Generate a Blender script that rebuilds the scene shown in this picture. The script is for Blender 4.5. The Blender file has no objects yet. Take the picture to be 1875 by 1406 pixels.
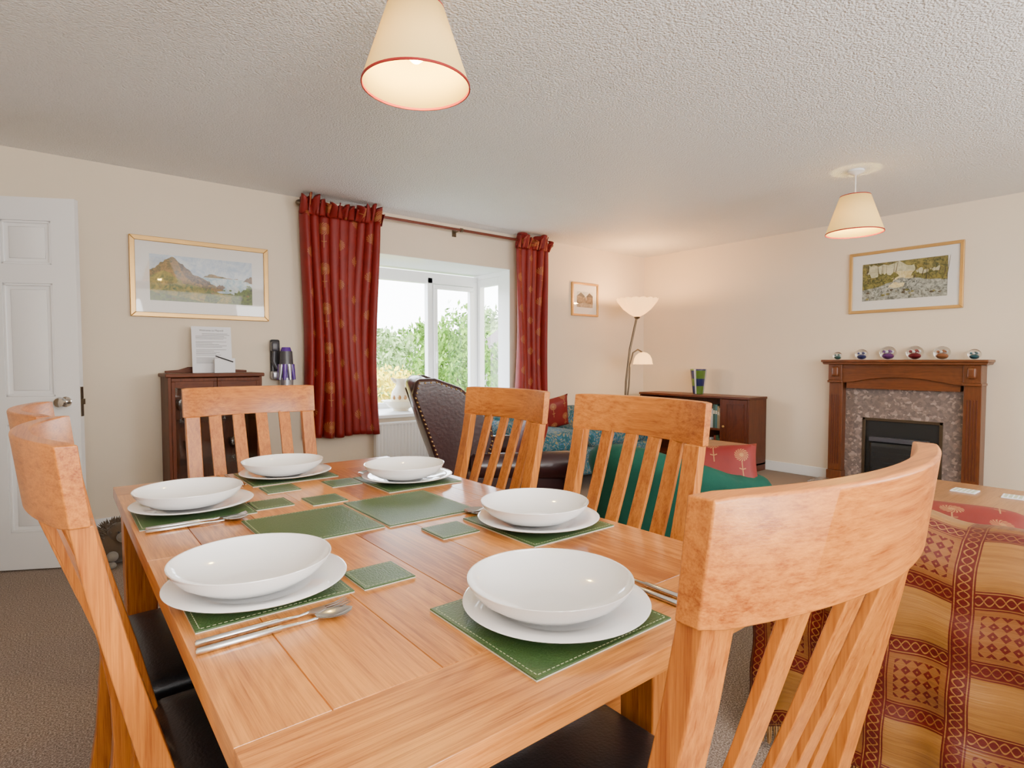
import bpy, bmesh, math, random
from mathutils import Vector, Matrix, Euler
random.seed(7)
PI=math.pi; R=math.radians
COL=bpy.context.scene.collection
WX=5.75; WY=4.57; WW=-0.6; WS=-2.2; CH=2.4

# ---------------------------------------------------------------- materials
def newmat(name):
    m=bpy.data.materials.new(name); m.use_nodes=True
    nt=m.node_tree; b=nt.nodes['Principled BSDF']
    return m,nt,b
def nd(nt,t,**k):
    n=nt.nodes.new(t)
    for a,v in k.items():
        setattr(n,a,v)
    return n
def lk(nt,a,b): nt.links.new(a,b)
def mth(nt,op,a,b=None,c=None):
    n=nt.nodes.new('ShaderNodeMath'); n.operation=op
    for i,v in enumerate((a,b,c)):
        if v is None: continue
        if isinstance(v,(int,float)): n.inputs[i].default_value=v
        else: nt.links.new(v,n.inputs[i])
    return n.outputs[0]
def mixc(nt,f,a,b):
    n=nt.nodes.new('ShaderNodeMix'); n.data_type='RGBA'
    for i,v in ((0,f),(6,a),(7,b)):
        if isinstance(v,(int,float)): n.inputs[i].default_value=v
        elif isinstance(v,tuple): n.inputs[i].default_value=(*v[:3],1)
        else: nt.links.new(v,n.inputs[i])
    return n.outputs[2]
def ramp(nt,fac,stops):
    n=nt.nodes.new('ShaderNodeValToRGB'); e=n.color_ramp.elements
    while len(e)<len(stops): e.new(0.5)
    for i,(p,c) in enumerate(stops):
        e[i].position=p; e[i].color=(*c,1)
    nt.links.new(fac,n.inputs[0]); return n.outputs[0]
def noise(nt,vec,scale,detail=3,rough=.5,dist=0):
    n=nt.nodes.new('ShaderNodeTexNoise'); n.inputs['Scale'].default_value=scale
    n.inputs['Detail'].default_value=detail; n.inputs['Roughness'].default_value=rough
    n.inputs['Distortion'].default_value=dist
    if vec is not None: nt.links.new(vec,n.inputs['Vector'])
    return n.outputs['Fac']
def bump(nt,b,h,strength=.3,dist=.01):
    n=nt.nodes.new('ShaderNodeBump'); n.inputs['Strength'].default_value=strength
    n.inputs['Distance'].default_value=dist
    nt.links.new(h,n.inputs['Height']); nt.links.new(n.outputs[0],b.inputs['Normal'])
def objco(nt): return nt.nodes.new('ShaderNodeTexCoord').outputs['Object']
def uvco(nt): return nt.nodes.new('ShaderNodeTexCoord').outputs['UV']
def mapping(nt,vec,scale=(1,1,1),loc=(0,0,0)):
    n=nt.nodes.new('ShaderNodeMapping'); nt.links.new(vec,n.inputs['Vector'])
    n.inputs['Scale'].default_value=scale; n.inputs['Location'].default_value=loc
    return n.outputs[0]
def plain(name,col,rough=.5,metal=0,var=.06,bumpv=0,bscale=80,coat=0,spec=None,sheen=0):
    m,nt,b=newmat(name)
    f=noise(nt,objco(nt),6,4)
    c2=tuple(max(0,x*(1-var*2)) for x in col)
    lk(nt,mixc(nt,f,c2,col),b.inputs['Base Color'])
    b.inputs['Roughness'].default_value=rough; b.inputs['Metallic'].default_value=metal
    if coat: b.inputs['Coat Weight'].default_value=coat
    if sheen: b.inputs['Sheen Weight'].default_value=sheen
    if spec is not None: b.inputs['Specular IOR Level'].default_value=spec
    if bumpv: bump(nt,b,noise(nt,objco(nt),bscale,3),bumpv,.004)
    return m
def wood(name,dark,light,axis='Z',rough=.33,across=14,along=1.1,coat=.15,figure=.12,crough=.2,spec=.5):
    m,nt,b=newmat(name)
    co=objco(nt)
    oi=nd(nt,'ShaderNodeObjectInfo'); at=nd(nt,'ShaderNodeAttribute',attribute_name='pv')
    off=mth(nt,'ADD',mth(nt,'MULTIPLY',oi.outputs['Random'],5.0),mth(nt,'MULTIPLY',at.outputs['Fac'],9.0))
    va=nd(nt,'ShaderNodeVectorMath',operation='ADD'); lk(nt,co,va.inputs[0]); 
    cb=nd(nt,'ShaderNodeCombineXYZ'); 
    for i in range(3): lk(nt,off,cb.inputs[i])
    lk(nt,cb.outputs[0],va.inputs[1])
    def sc(a,l): return {'X':(l,a,a),'Y':(a,l,a),'Z':(a,a,l)}[axis]
    n0=noise(nt,mapping(nt,va.outputs[0],sc(across*.6,along*1.3)),1.0,2,.4,.1)
    rings=mth(nt,'SINE',mth(nt,'MULTIPLY',n0,130.0))
    n1=noise(nt,mapping(nt,va.outputs[0],sc(across*.7,along)),1.3,3,.5,.2)
    n2=noise(nt,mapping(nt,va.outputs[0],sc(480,13)),1.0,3,.7,.1)
    n3=noise(nt,mapping(nt,va.outputs[0],sc(130,3.2)),1.0,4,.65,.1)
    f=mth(nt,'ADD',mth(nt,'MULTIPLY',n1,.34),mth(nt,'MULTIPLY',n3,.56))
    f=mth(nt,'ADD',f,.03)
    f=mth(nt,'ADD',f,mth(nt,'MULTIPLY',rings,figure*.25))
    f=mth(nt,'ADD',f,mth(nt,'MULTIPLY',mth(nt,'SUBTRACT',n2,.5),.50))
    f=mth(nt,'ADD',f,mth(nt,'MULTIPLY',mth(nt,'SUBTRACT',at.outputs['Fac'],.5),.30))
    mid=tuple((a*.45+c*.55) for a,c in zip(dark,light))
    lk(nt,ramp(nt,f,[(.27,dark),(.46,mid),(.65,light)]),b.inputs['Base Color'])
    b.inputs['Roughness'].default_value=rough; b.inputs['Specular IOR Level'].default_value=spec
    b.inputs['Coat Weight'].default_value=coat; b.inputs['Coat Roughness'].default_value=crough
    bump(nt,b,n2,.14,.0012)
    return m
M={}
OD=(.23,.052,.0065); OL=(.58,.205,.030)
TD=(.29,.080,.012); TL=(.74,.30,.060)
M['oakX']=wood('oak_grain_x',OD,OL,'X',spec=.35,coat=.08); M['oakY']=wood('oak_grain_y',OD,OL,'Y',spec=.35,coat=.08); M['oakZ']=wood('oak_grain_z',OD,OL,'Z',spec=.35,coat=.08)
M['topX']=wood('table_oak_x',TD,TL,'X',rough=.3,coat=.4,crough=.12); M['topY']=wood('table_oak_y',TD,TL,'Y',rough=.3,coat=.4,crough=.12)
MD=(.045,.009,.004); ML=(.13,.030,.010)
CD=(.055,.013,.005); CL=(.16,.042,.014)
M['cabX']=wood('cabinet_mahogany_x',CD,CL,'X',across=9,rough=.5,coat=.03,spec=.25)
M['cabZ']=wood('cabinet_mahogany_z',CD,CL,'Z',across=9,rough=.5,coat=.03,spec=.25)
M['darkX']=wood('mahogany_x',MD,ML,'X',across=9,rough=.42,coat=.05,spec=.35)
M['darkZ']=wood('mahogany_z',MD,ML,'Z',across=9,rough=.42,coat=.05,spec=.35)
M['fireX']=wood('fire_wood_x',(.070,.019,.005),(.18,.052,.013),'X',across=9)
M['fireZ']=wood('fire_wood_z',(.070,.019,.005),(.18,.052,.013),'Z',across=9)
M['pineX']=wood('coffee_wood_x',(.22,.085,.022),(.42,.19,.06),'X')
M['wall']=plain('cream_wall_paint',(.80,.685,.53),.8,var=.02,bumpv=.08,bscale=120)
M['white']=plain('white_gloss_paint',(.84,.84,.84),.3,var=.01)
M['upvc']=plain('white_plastic_frame',(.90,.90,.90),.3,var=.01)
M['black']=plain('black_leather',(.010,.010,.012),.35,bumpv=.15,bscale=200)
M['soot']=plain('black_iron',(.01,.01,.01),.5)
M['china']=plain('white_china',(.87,.87,.865),.10,var=.0,coat=.6)
M['steel']=plain('brushed_steel',(.62,.61,.60),.22,metal=1)
M['chrome']=plain('chrome',(.7,.7,.7),.12,metal=1)
M['bronze']=plain('antique_bronze',(.16,.12,.08),.35,metal=.9)
M['brass']=plain('brass_nails',(.60,.38,.14),.3,metal=1)
M['greenmat']=plain('green_leather',(.045,.105,.028),.38,var=.15,bumpv=.3,bscale=350)
M['stitch']=plain('cream_stitching',(.45,.50,.30),.8)
M['matback']=plain('cream_mat_edge',(.65,.62,.50),.7)
M['oxblood']=plain('oxblood_leather',(.034,.008,.009),.30,var=.25,bumpv=.2,bscale=60,coat=.15)
M['greenfab']=plain('teal_green_fabric',(.010,.082,.055),.9,var=.15,bumpv=.3,bscale=220,spec=.2)
M['goldframe']=plain('gold_frame',(.72,.43,.14),.32,metal=.5,var=.12)
M['mount']=plain('white_picture_mount',(.80,.78,.74),.6,var=0)
M['paper']=plain('white_paper',(.80,.81,.85),.6,var=0)
M['ink']=plain('grey_ink',(.08,.08,.10),.7)
M['redtrim']=plain('red_trim',(.36,.012,.012),.6)
M['purple']=plain('purple_plastic',(.10,.03,.30),.25)
M['greyplas']=plain('grey_plastic',(.06,.06,.075),.35)
M['darkplas']=plain('dark_plastic',(.02,.02,.025),.35)
M['silver']=plain('silver_plastic',(.40,.40,.45),.25,metal=.6)
M['rodwood']=wood('rod_wood',(.08,.014,.008),(.18,.035,.015),'X')
M['jugcream']=plain('cream_jug_glaze',(.80,.70,.50),.2,coat=.4)
M['jugbrown']=plain('brown_jug_glaze',(.42,.22,.08),.25)
M['fur']=plain('brown_plush',(.15,.10,.06),.95,var=.3,sheen=.3)
M['furgrey']=plain('grey_plush',(.28,.26,.23),.95,var=.2,sheen=.3)
M['taupe']=plain('gold_upholstery',(.34,.17,.05),.7,var=.1)

def glassmat(name,col=(1,1,1),fac=.08):
    m=bpy.data.materials.new(name); m.use_nodes=True; nt=m.node_tree; nt.nodes.clear()
    o=nt.nodes.new('ShaderNodeOutputMaterial'); t=nt.nodes.new('ShaderNodeBsdfTransparent'); g=nt.nodes.new('ShaderNodeBsdfGlossy')
    t.inputs[0].default_value=(*col,1); g.inputs['Roughness'].default_value=.03
    x=nt.nodes.new('ShaderNodeMixShader'); x.inputs[0].default_value=fac
    lk(nt,t.outputs[0],x.inputs[1]); lk(nt,g.outputs[0],x.inputs[2]); lk(nt,x.outputs[0],o.inputs[0]); return m
M['pane']=glassmat('clear_pane',fac=.03); M['thinglass']=glassmat('cabinet_glass',(.93,.95,.95),.06); M['picglass']=glassmat('picture_glass',(1,1,1),.04)
def realglass(name,col):
    m,nt,b=newmat(name); b.inputs['Base Color'].default_value=(*col,1)
    b.inputs['Transmission Weight'].default_value=1; b.inputs['Roughness'].default_value=.02; b.inputs['IOR'].default_value=1.35; return m
M['ball']=realglass('paperweight_glass',(.95,.97,1))
def shade_mat(name,col,tr=.55,em=0,ecol=(1,.8,.5)):
    m=bpy.data.materials.new(name); m.use_nodes=True; nt=m.node_tree; nt.nodes.clear()
    o=nt.nodes.new('ShaderNodeOutputMaterial'); d=nt.nodes.new('ShaderNodeBsdfDiffuse'); t=nt.nodes.new('ShaderNodeBsdfTranslucent')
    d.inputs[0].default_value=(*col,1); t.inputs[0].default_value=(*col,1)
    x=nt.nodes.new('ShaderNodeMixShader'); x.inputs[0].default_value=tr
    lk(nt,d.outputs[0],x.inputs[1]); lk(nt,t.outputs[0],x.inputs[2])
    e=nt.nodes.new('ShaderNodeEmission'); e.inputs[0].default_value=(*ecol,1); e.inputs[1].default_value=em
    a=nt.nodes.new('ShaderNodeAddShader'); lk(nt,x.outputs[0],a.inputs[0]); lk(nt,e.outputs[0],a.inputs[1]); lk(nt,a.outputs[0],o.inputs[0]); return m
M['shade']=shade_mat('cream_lampshade',(.92,.74,.32),.25,.42,(1,.66,.20))
M['uplight']=shade_mat('frosted_alabaster_glass',(.9,.75,.5),.5,1.0,(1,.66,.30))
def emis(name,col,s):
    m,nt,b=newmat(name); b.inputs['Emission Color'].default_value=(*col,1); b.inputs['Emission Strength'].default_value=s
    b.inputs['Base Color'].default_value=(*col,1); return m
M['bulb']=emis('lit_bulb',(1,.85,.4),7)

# carpet
m,nt,b=newmat('brown_carpet'); co=objco(nt)
n1=noise(nt,co,190,3,.75); n2=noise(nt,co,5,3)
c=ramp(nt,n1,[(.36,(.09,.065,.050)),(.5,(.26,.195,.155)),(.64,(.58,.47,.39))])
c=mixc(nt,mth(nt,'MULTIPLY',n2,.25),c,(.19,.14,.115)); lk(nt,c,b.inputs['Base Color']); b.inputs['Roughness'].default_value=.95
bump(nt,b,n1,.6,.006); M['carpet']=m
# ceiling
m,nt,b=newmat('textured_ceiling'); co=objco(nt)
v=nd(nt,'ShaderNodeTexVoronoi'); v.inputs['Scale'].default_value=105; lk(nt,co,v.inputs['Vector'])
n1=noise(nt,co,95,3,.6,.3); h=mth(nt,'ADD',mth(nt,'MULTIPLY',v.outputs['Distance'],-.9),n1)
b.inputs['Base Color'].default_value=(.88,.875,.865,1); b.inputs['Roughness'].default_value=.55; bump(nt,b,h,1.0,.0065); M['ceiling']=m
# speckled marble
m,nt,b=newmat('pink_grey_marble'); co=objco(nt)
v=nd(nt,'ShaderNodeTexVoronoi'); v.inputs['Scale'].default_value=46
wv=nd(nt,'ShaderNodeVectorMath',operation='ADD'); nz=nt.nodes.new('ShaderNodeTexNoise'); nz.inputs['Scale'].default_value=25; lk(nt,co,nz.inputs['Vector'])
sv_=nd(nt,'ShaderNodeVectorMath',operation='SCALE'); lk(nt,nz.outputs['Color'],sv_.inputs[0]); sv_.inputs['Scale'].default_value=.05
lk(nt,co,wv.inputs[0]); lk(nt,sv_.outputs[0],wv.inputs[1]); lk(nt,wv.outputs[0],v.inputs['Vector'])
sp=nd(nt,'ShaderNodeSeparateColor'); lk(nt,v.outputs['Color'],sp.inputs[0])
c=ramp(nt,sp.outputs[0],[(.0,(.12,.095,.088)),(.45,(.21,.16,.145)),(.75,(.29,.20,.175)),(.97,(.56,.42,.36))])
c=mixc(nt,noise(nt,co,60,5,.7),c,(.18,.145,.13)); lk(nt,c,b.inputs['Base Color']); b.inputs['Roughness'].default_value=.25; M['marble']=m
# red fabric with gold medallions (uv in metres)
def redfabric(name,su=.13,sv=.19,base=(.25,.012,.010),gold=(.52,.25,.07),rad=.046,amt=.7):
    m,nt,b=newmat(name); uv=uvco(nt); s=nd(nt,'ShaderNodeSeparateXYZ'); lk(nt,uv,s.inputs[0])
    u=mth(nt,'DIVIDE',s.outputs[0],su); 
    ci=mth(nt,'FLOOR',u)
    row=mth(nt,'ADD',mth(nt,'DIVIDE',s.outputs[1],sv),mth(nt,'MULTIPLY',ci,.37))
    fu=mth(nt,'MULTIPLY',mth(nt,'SUBTRACT',mth(nt,'FRACT',u),.5),su)
    fv=mth(nt,'MULTIPLY',mth(nt,'SUBTRACT',mth(nt,'FRACT',row),.65),sv)
    d=mth(nt,'SQRT',mth(nt,'ADD',mth(nt,'MULTIPLY',fu,fu),mth(nt,'MULTIPLY',fv,fv)))
    ang=mth(nt,'ARCTAN2',fv,fu)
    disc=mth(nt,'LESS_THAN',d,rad)
    pet=mth(nt,'GREATER_THAN',mth(nt,'SINE',mth(nt,'ADD',mth(nt,'MULTIPLY',ang,16),mth(nt,'MULTIPLY',d,420))),-.05)
    core=mth(nt,'LESS_THAN',d,rad*.3)
    med=mth(nt,'MULTIPLY',disc,mth(nt,'MAXIMUM',pet,core))
    st=mth(nt,'MULTIPLY',mth(nt,'LESS_THAN',mth(nt,'ABSOLUTE',fu),.0022),mth(nt,'MULTIPLY',mth(nt,'LESS_THAN',fv,-rad),mth(nt,'GREATER_THAN',fv,-rad*3.2)))
    wing=mth(nt,'MULTIPLY',mth(nt,'LESS_THAN',mth(nt,'ABSOLUTE',fu),.016),mth(nt,'LESS_THAN',mth(nt,'ABSOLUTE',mth(nt,'SUBTRACT',mth(nt,'ADD',fv,rad*2.2),mth(nt,'MULTIPLY',mth(nt,'ABSOLUTE',fu),.35))),.0028))
    g=mth(nt,'MINIMUM',mth(nt,'ADD',mth(nt,'ADD',med,st),wing),1.0)
    g=mth(nt,'MULTIPLY',g,amt)
    bc=mixc(nt,noise(nt,uv,9,3),base,tuple(x*.6 for x in base))
    lk(nt,mixc(nt,g,bc,gold),b.inputs['Base Color']); b.inputs['Roughness'].default_value=.55
    bump(nt,b,noise(nt,uv,260,2),.1,.002); return m
M['redfab']=redfabric('red_medallion_fabric',.20,.31,(.25,.006,.003),(.44,.19,.05),.046,.6); M['redcush']=redfabric('red_cushion_fabric',.13,.20,(.22,.007,.005),(.42,.22,.07),.034)
# gold brocade throw
m,nt,b=newmat('gold_red_brocade'); uv=uvco(nt); s=nd(nt,'ShaderNodeSeparateXYZ'); lk(nt,uv,s.inputs[0])
P=.158
U=mth(nt,'DIVIDE',s.outputs[0],P); V=mth(nt,'DIVIDE',s.outputs[1],P)
fu=mth(nt,'FRACT',U); fv=mth(nt,'FRACT',V)
bu=mth(nt,'LESS_THAN',fu,.27); bv=mth(nt,'LESS_THAN',fv,.27)
def cell(x,q): return mth(nt,'ABSOLUTE',mth(nt,'SUBTRACT',mth(nt,'FRACT',mth(nt,'DIVIDE',x,q)),.5))
q=.0225
dsum=mth(nt,'ADD',cell(s.outputs[0],q),cell(s.outputs[1],q))
diam=mth(nt,'MULTIPLY',mth(nt,'LESS_THAN',dsum,.44),mth(nt,'GREATER_THAN',dsum,.12))
alt=mth(nt,'GREATER_THAN',mth(nt,'MODULO',mth(nt,'ADD',mth(nt,'FLOOR',U),mth(nt,'FLOOR',V)),2.0),.5)
inner=mth(nt,'MULTIPLY',mth(nt,'LESS_THAN',mth(nt,'ABSOLUTE',mth(nt,'SUBTRACT',fu,.635)),.29),mth(nt,'LESS_THAN',mth(nt,'ABSOLUTE',mth(nt,'SUBTRACT',fv,.635)),.29))
field=mth(nt,'MULTIPLY',mth(nt,'MULTIPLY',diam,alt),inner)
q2=.019
def chain(a,along):
    w_=mth(nt,'MULTIPLY',mth(nt,'ABSOLUTE',mth(nt,'SINE',mth(nt,'MULTIPLY',along,PI/q2))),.065)
    e=mth(nt,'ABSOLUTE',mth(nt,'SUBTRACT',mth(nt,'ABSOLUTE',mth(nt,'SUBTRACT',a,.135)),w_))
    ln=mth(nt,'GREATER_THAN',e,.012)
    ed=mth(nt,'LESS_THAN',mth(nt,'ABSOLUTE',mth(nt,'SUBTRACT',mth(nt,'ABSOLUTE',mth(nt,'SUBTRACT',a,.135)),.108)),.007)
    return mth(nt,'MULTIPLY',ln,mth(nt,'SUBTRACT',1.0,ed))
cu=mth(nt,'MULTIPLY',bu,chain(fu,s.outputs[1])); cv=mth(nt,'MULTIPLY',mth(nt,'MULTIPLY',bv,mth(nt,'SUBTRACT',1.0,bu)),chain(fv,s.outputs[0]))
red=mth(nt,'MAXIMUM',mth(nt,'MAXIMUM',cu,cv),field)
gold=mixc(nt,noise(nt,mapping(nt,uv,(4,60,1)),2,4),(.13,.045,.008),(.36,.165,.035))
gold=mixc(nt,mth(nt,'MULTIPLY',alt,.55),gold,(.14,.035,.008))
lk(nt,mixc(nt,red,gold,(.085,.003,.002)),b.inputs['Base Color'])
b.inputs['Roughness'].default_value=.36; bump(nt,b,noise(nt,mapping(nt,uv,(3,90,1)),3,3),.35,.003)
M['throw']=m
# teal paisley
m,nt,b=newmat('teal_paisley'); co=objco(nt)
n1=noise(nt,co,7,2,.5,2.5); w=mth(nt,'SINE',mth(nt,'MULTIPLY',n1,38))
c=ramp(nt,mth(nt,'MULTIPLY',mth(nt,'ADD',w,1),.5),[(.15,(.008,.075,.095)),(.5,(.02,.15,.20)),(.75,(.03,.08,.26)),(.95,(.22,.20,.08))])
lk(nt,c,b.inputs['Base Color']); b.inputs['Roughness'].default_value=.8; M['paisley']=m
def foliage_mat(name,a,bcol):
    m,nt,b=newmat(name); oi=nd(nt,'ShaderNodeNewGeometry')
    c=mixc(nt,oi.outputs['Random Per Island'],a,bcol)
    lk(nt,c,b.inputs['Base Color']); b.inputs['Roughness'].default_value=.8; b.inputs['Specular IOR Level'].default_value=.1
    return m
M['leafG']=foliage_mat('green_leaves',(.045,.13,.012),(.17,.31,.045))
M['leafY']=foliage_mat('yellow_leaves',(.50,.40,.02),(.85,.68,.08))
M['leafP']=foliage_mat('pale_leaves',(.12,.22,.06),(.32,.42,.18))
M['grass']=plain('lawn_grass',(.20,.24,.12),.9,var=.2)
M['slate']=plain('roof_tiles',(.16,.115,.105),.8,var=.3,bumpv=.6,bscale=30)
M['render']=plain('pale_render',(.5,.48,.42),.8)
M['bark']=plain('bark',(.10,.07,.04),.9)

# ---------------------------------------------------------------- mesh builder
class MB:
    def __init__(s):
        s.bm=bmesh.new(); s.mi=0; s.uv=s.bm.loops.layers.uv.new('UVMap'); s.pv=s.bm.faces.layers.float.new('pv'); s.p=0.5; s.T=None
    def v(s,p):
        p=Vector(p)
        if s.T is not None: p=s.T(p) if callable(s.T) else s.T@p
        return s.bm.verts.new(p)
    def f(s,vs):
        try: f=s.bm.faces.new(vs)
        except ValueError: return None
        f.material_index=s.mi; f[s.pv]=s.p; f.smooth=True; return f
    def hexa(s,b,t):
        B=[s.v(p) for p in b]; T=[s.v(p) for p in t]
        s.f(B[::-1]); s.f(T)
        for i in range(4): s.f([B[i],B[(i+1)%4],T[(i+1)%4],T[i]])
    def box(s,x0,x1,y0,y1,z0,z1):
        s.hexa([(x0,y0,z0),(x1,y0,z0),(x1,y1,z0),(x0,y1,z0)],[(x0,y0,z1),(x1,y0,z1),(x1,y1,z1),(x0,y1,z1)]); return s
    def loft(s,rings,cap=True,closed=True):
        RR=[[s.v(p) for p in r] for r in rings]; n=len(RR[0])
        for a,b in zip(RR[:-1],RR[1:]):
            for i in range(n if closed else n-1):
                j=(i+1)%n; s.f([a[i],a[j],b[j],b[i]])
        if cap and closed: s.f(RR[0][::-1]); s.f(RR[-1])
        return s
    def tube(s,path,r,n=10,cap=True):
        path=[Vector(p) for p in path]; rings=[]; prev=None
        for i,p in enumerate(path):
            a=path[max(0,i-1)]; b=path[min(len(path)-1,i+1)]; t=(b-a).normalized()
            if prev is None:
                up=Vector((0,0,1)) if abs(t.z)<.9 else Vector((1,0,0)); x=t.cross(up).normalized()
            else: x=(prev-t*prev.dot(t)).normalized()
            prev=x; y=t.cross(x); rr=r[i] if isinstance(r,(list,tuple)) else r
            rings.append([p+(x*math.cos(2*PI*k/n)+y*math.sin(2*PI*k/n))*rr for k in range(n)])
        return s.loft(rings,cap)
    def lathe(s,prof,c=(0,0,0),n=32,cap=False,rx=1,ry=1):
        rings=[[(c[0]+r*rx*math.cos(2*PI*k/n),c[1]+r*ry*math.sin(2*PI*k/n),c[2]+z) for k in range(n)] for r,z in prof]
        return s.loft(rings,cap)
    def prism(s,pts,ax,a,b):
        def q(p,t):
            return {'X':(t,p[0],p[1]),'Y':(p[0],t,p[1]),'Z':(p[0],p[1],t)}[ax]
        return s.loft([[q(p,a) for p in pts],[q(p,b) for p in pts]])
    def poly(s,pts): s.f([s.v(p) for p in pts]); return s
    def sphere(s,c,r,n=16,m=10,sc=(1,1,1)):
        pr=[]
        for i in range(m+1):
            a=-PI/2+PI*i/m; rr=max(1e-4,math.cos(a))*r
            pr.append([(c[0]+rr*sc[0]*math.cos(2*PI*k/n),c[1]+rr*sc[1]*math.sin(2*PI*k/n),c[2]+math.sin(a)*r*sc[2]) for k in range(n)])
        return s.loft(pr)
    def soft(s,c,size,r=.05,n=12,puff=(0,0,0)):
        h=[x/2 for x in size]; r=min(r,min(h)*.99)
        tmp=bmesh.new(); bmesh.ops.create_cube(tmp,size=2); bmesh.ops.subdivide_edges(tmp,edges=tmp.edges[:],cuts=n-1,use_grid_fill=True)
        mp={}
        for v in tmp.verts:
            q=[]
            for k in range(3):
                t=v.co[k]; a=abs(t); val=a/.6*(h[k]-r) if a<=.6 else (h[k]-r)+(a-.6)/.4*r
                q.append(math.copysign(val,t))
            q=Vector(q); inn=Vector([max(-(h[k]-r),min(h[k]-r,q[k])) for k in range(3)]); d=q-inn
            if d.length>1e-9: q=inn+d.normalized()*r
            for k in range(3):
                if puff[k]:
                    o=[j for j in range(3) if j!=k]
                    q[k]+=math.copysign(1,q[k])*puff[k]*max(0,1-(q[o[0]]/h[o[0]])**2)*max(0,1-(q[o[1]]/h[o[1]])**2)*min(1,abs(q[k])/h[k])
            mp[v.index]=s.v(q+Vector(c))
        for f in tmp.faces: s.f([mp[v.index] for v in f.verts])
        tmp.free(); return s
    def grid(s,fn,nu,nv,W=1,H=1):
        V=[[s.v(fn(i/nu,j/nv)) for i in range(nu+1)] for j in range(nv+1)]
        for j in range(nv):
            for i in range(nu):
                f=s.f([V[j][i],V[j][i+1],V[j+1][i+1],V[j+1][i]])
                if f:
                    for l,(a,b) in zip(f.loops,((i,j),(i+1,j),(i+1,j+1),(i,j+1))): l[s.uv].uv=(a/nu*W,b/nv*H)
        return s
    def build(s,name,mats,parent=None,bevel=0,angle=38,seg=2,solid=0):
        me=bpy.data.meshes.new(name); s.bm.to_mesh(me); s.bm.free()
        if not isinstance(mats,(list,tuple)): mats=[mats]
        for m in mats: me.materials.append(M[m] if isinstance(m,str) else m)
        me.set_sharp_from_angle(angle=R(angle))
        o=bpy.data.objects.new(name,me); COL.objects.link(o)
        if parent is not None: o.parent=parent
        if solid:
            k=o.modifiers.new('solid','SOLIDIFY'); k.thickness=solid; k.offset=0
        if bevel:
            k=o.modifiers.new('bevel','BEVEL'); k.width=bevel; k.segments=seg; k.limit_method='ANGLE'; k.angle_limit=R(40); k.harden_normals=True
        return o
def boxes(name,mat,parent,lst,bevel=0):
    for q in lst: MB().box(*q).build(name,mat,parent,bevel=bevel)
def tag(o,label,cat,group=None):
    o['label']=label; o['category']=cat
    if group: o['group']=group
    return o
def thing(name,label,cat,loc=(0,0,0),rz=0,group=None):
    o=bpy.data.objects.new(name,None); COL.objects.link(o); o.empty_display_size=.1
    o.location=loc; o.rotation_euler=(0,0,rz); return tag(o,label,cat,group)
def place(o,loc,rz=0): o.location=loc; o.rotation_euler=(0,0,rz); return o
def struct(o): o['kind']='structure'; return o
def dup(root,loc,rz,label,group=None):
    r=root.copy(); COL.objects.link(r); r.location=loc; r.rotation_euler=(0,0,rz); r['label']=label
    if group: r['group']=group
    for ch in list(root.children):
        c=ch.copy(); COL.objects.link(c); c.parent=r
        for g in list(ch.children):
            d=g.copy(); COL.objects.link(d); d.parent=c
    return r
def pillow(w,h,t,n=16):
    b=MB()
    def fn(sg):
        def g(u,v):
            x=2*u-1; y=2*v-1
            k=(max(0,(1-x**4)*(1-y**4)))**.5
            ex=1-.07*(1-(y*y))*(abs(x)); ey=1-.07*(1-(x*x))*(abs(y))
            return (x*w/2*ex, sg*t/2*k, y*h/2*ey)
        return g
    b.grid(fn(1),n,n,w,h); b.grid(fn(-1),n,n,w,h)
    bmesh.ops.remove_doubles(b.bm,verts=b.bm.verts[:],dist=1e-5); return b

# ---------------------------------------------------------------- the setting
b=MB(); b.box(WW-.2,WX+.2,WS-.2,WY+.15,-.1,0); struct(b.build('floor','carpet'))
b=MB(); b.box(WW-.2,WX+.2,WS-.2,WY+.15,CH,CH+.15); struct(b.build('ceiling','ceiling'))
OX0,OX1,OZ0,OZ1=2.0,3.62,.66,2.05
b=MB(); b.box(WW-.2,OX0,WY,WY+.15,0,CH); b.box(OX1,WX+.2,WY,WY+.15,0,CH); b.box(OX0,OX1,WY,WY+.15,OZ1,CH); b.box(OX0,OX1,WY,WY+.15,0,OZ0)
struct(b.build('wall_north','wall'))
b=MB(); b.box(WX,WX+.2,WS,WY,0,CH); struct(b.build('wall_east','wall'))
b=MB(); b.box(WW,WX,WS-.2,WS,0,CH); struct(b.build('wall_south','wall'))
b=MB(); b.box(WW-.2,WW,WS,3.42,0,CH); b.box(WW-.2,WW,4.28,WY,0,CH); b.box(WW-.2,WW,3.42,4.28,2.03,CH)
b.box(WW-.9,WW-.8,3.2,4.5,0,CH); b.box(WW-.9,WW-.2,3.2,3.42,0,CH); b.box(WW-.9,WW-.2,4.28,4.5,0,CH); b.box(WW-.9,WW-.2,3.2,4.5,2.03,2.2); b.box(WW-.9,WW-.2,3.2,4.5,-.1,0)
struct(b.build('wall_west','wall'))
def board(name,x0,x1,y0,y1):
    b=MB(); b.box(x0,x1,y0,y1,0,.1); struct(b.build(name,'white',bevel=.006))
board('baseboard_north',WW,WX,WY-.015,WY); board('baseboard_east',WX-.015,WX,WS,WY-.016); board('baseboard_west',WW,WW+.015,WS,3.35); board('baseboard_south',WW+.02,WX-.02,WS,WS+.015)
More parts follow.
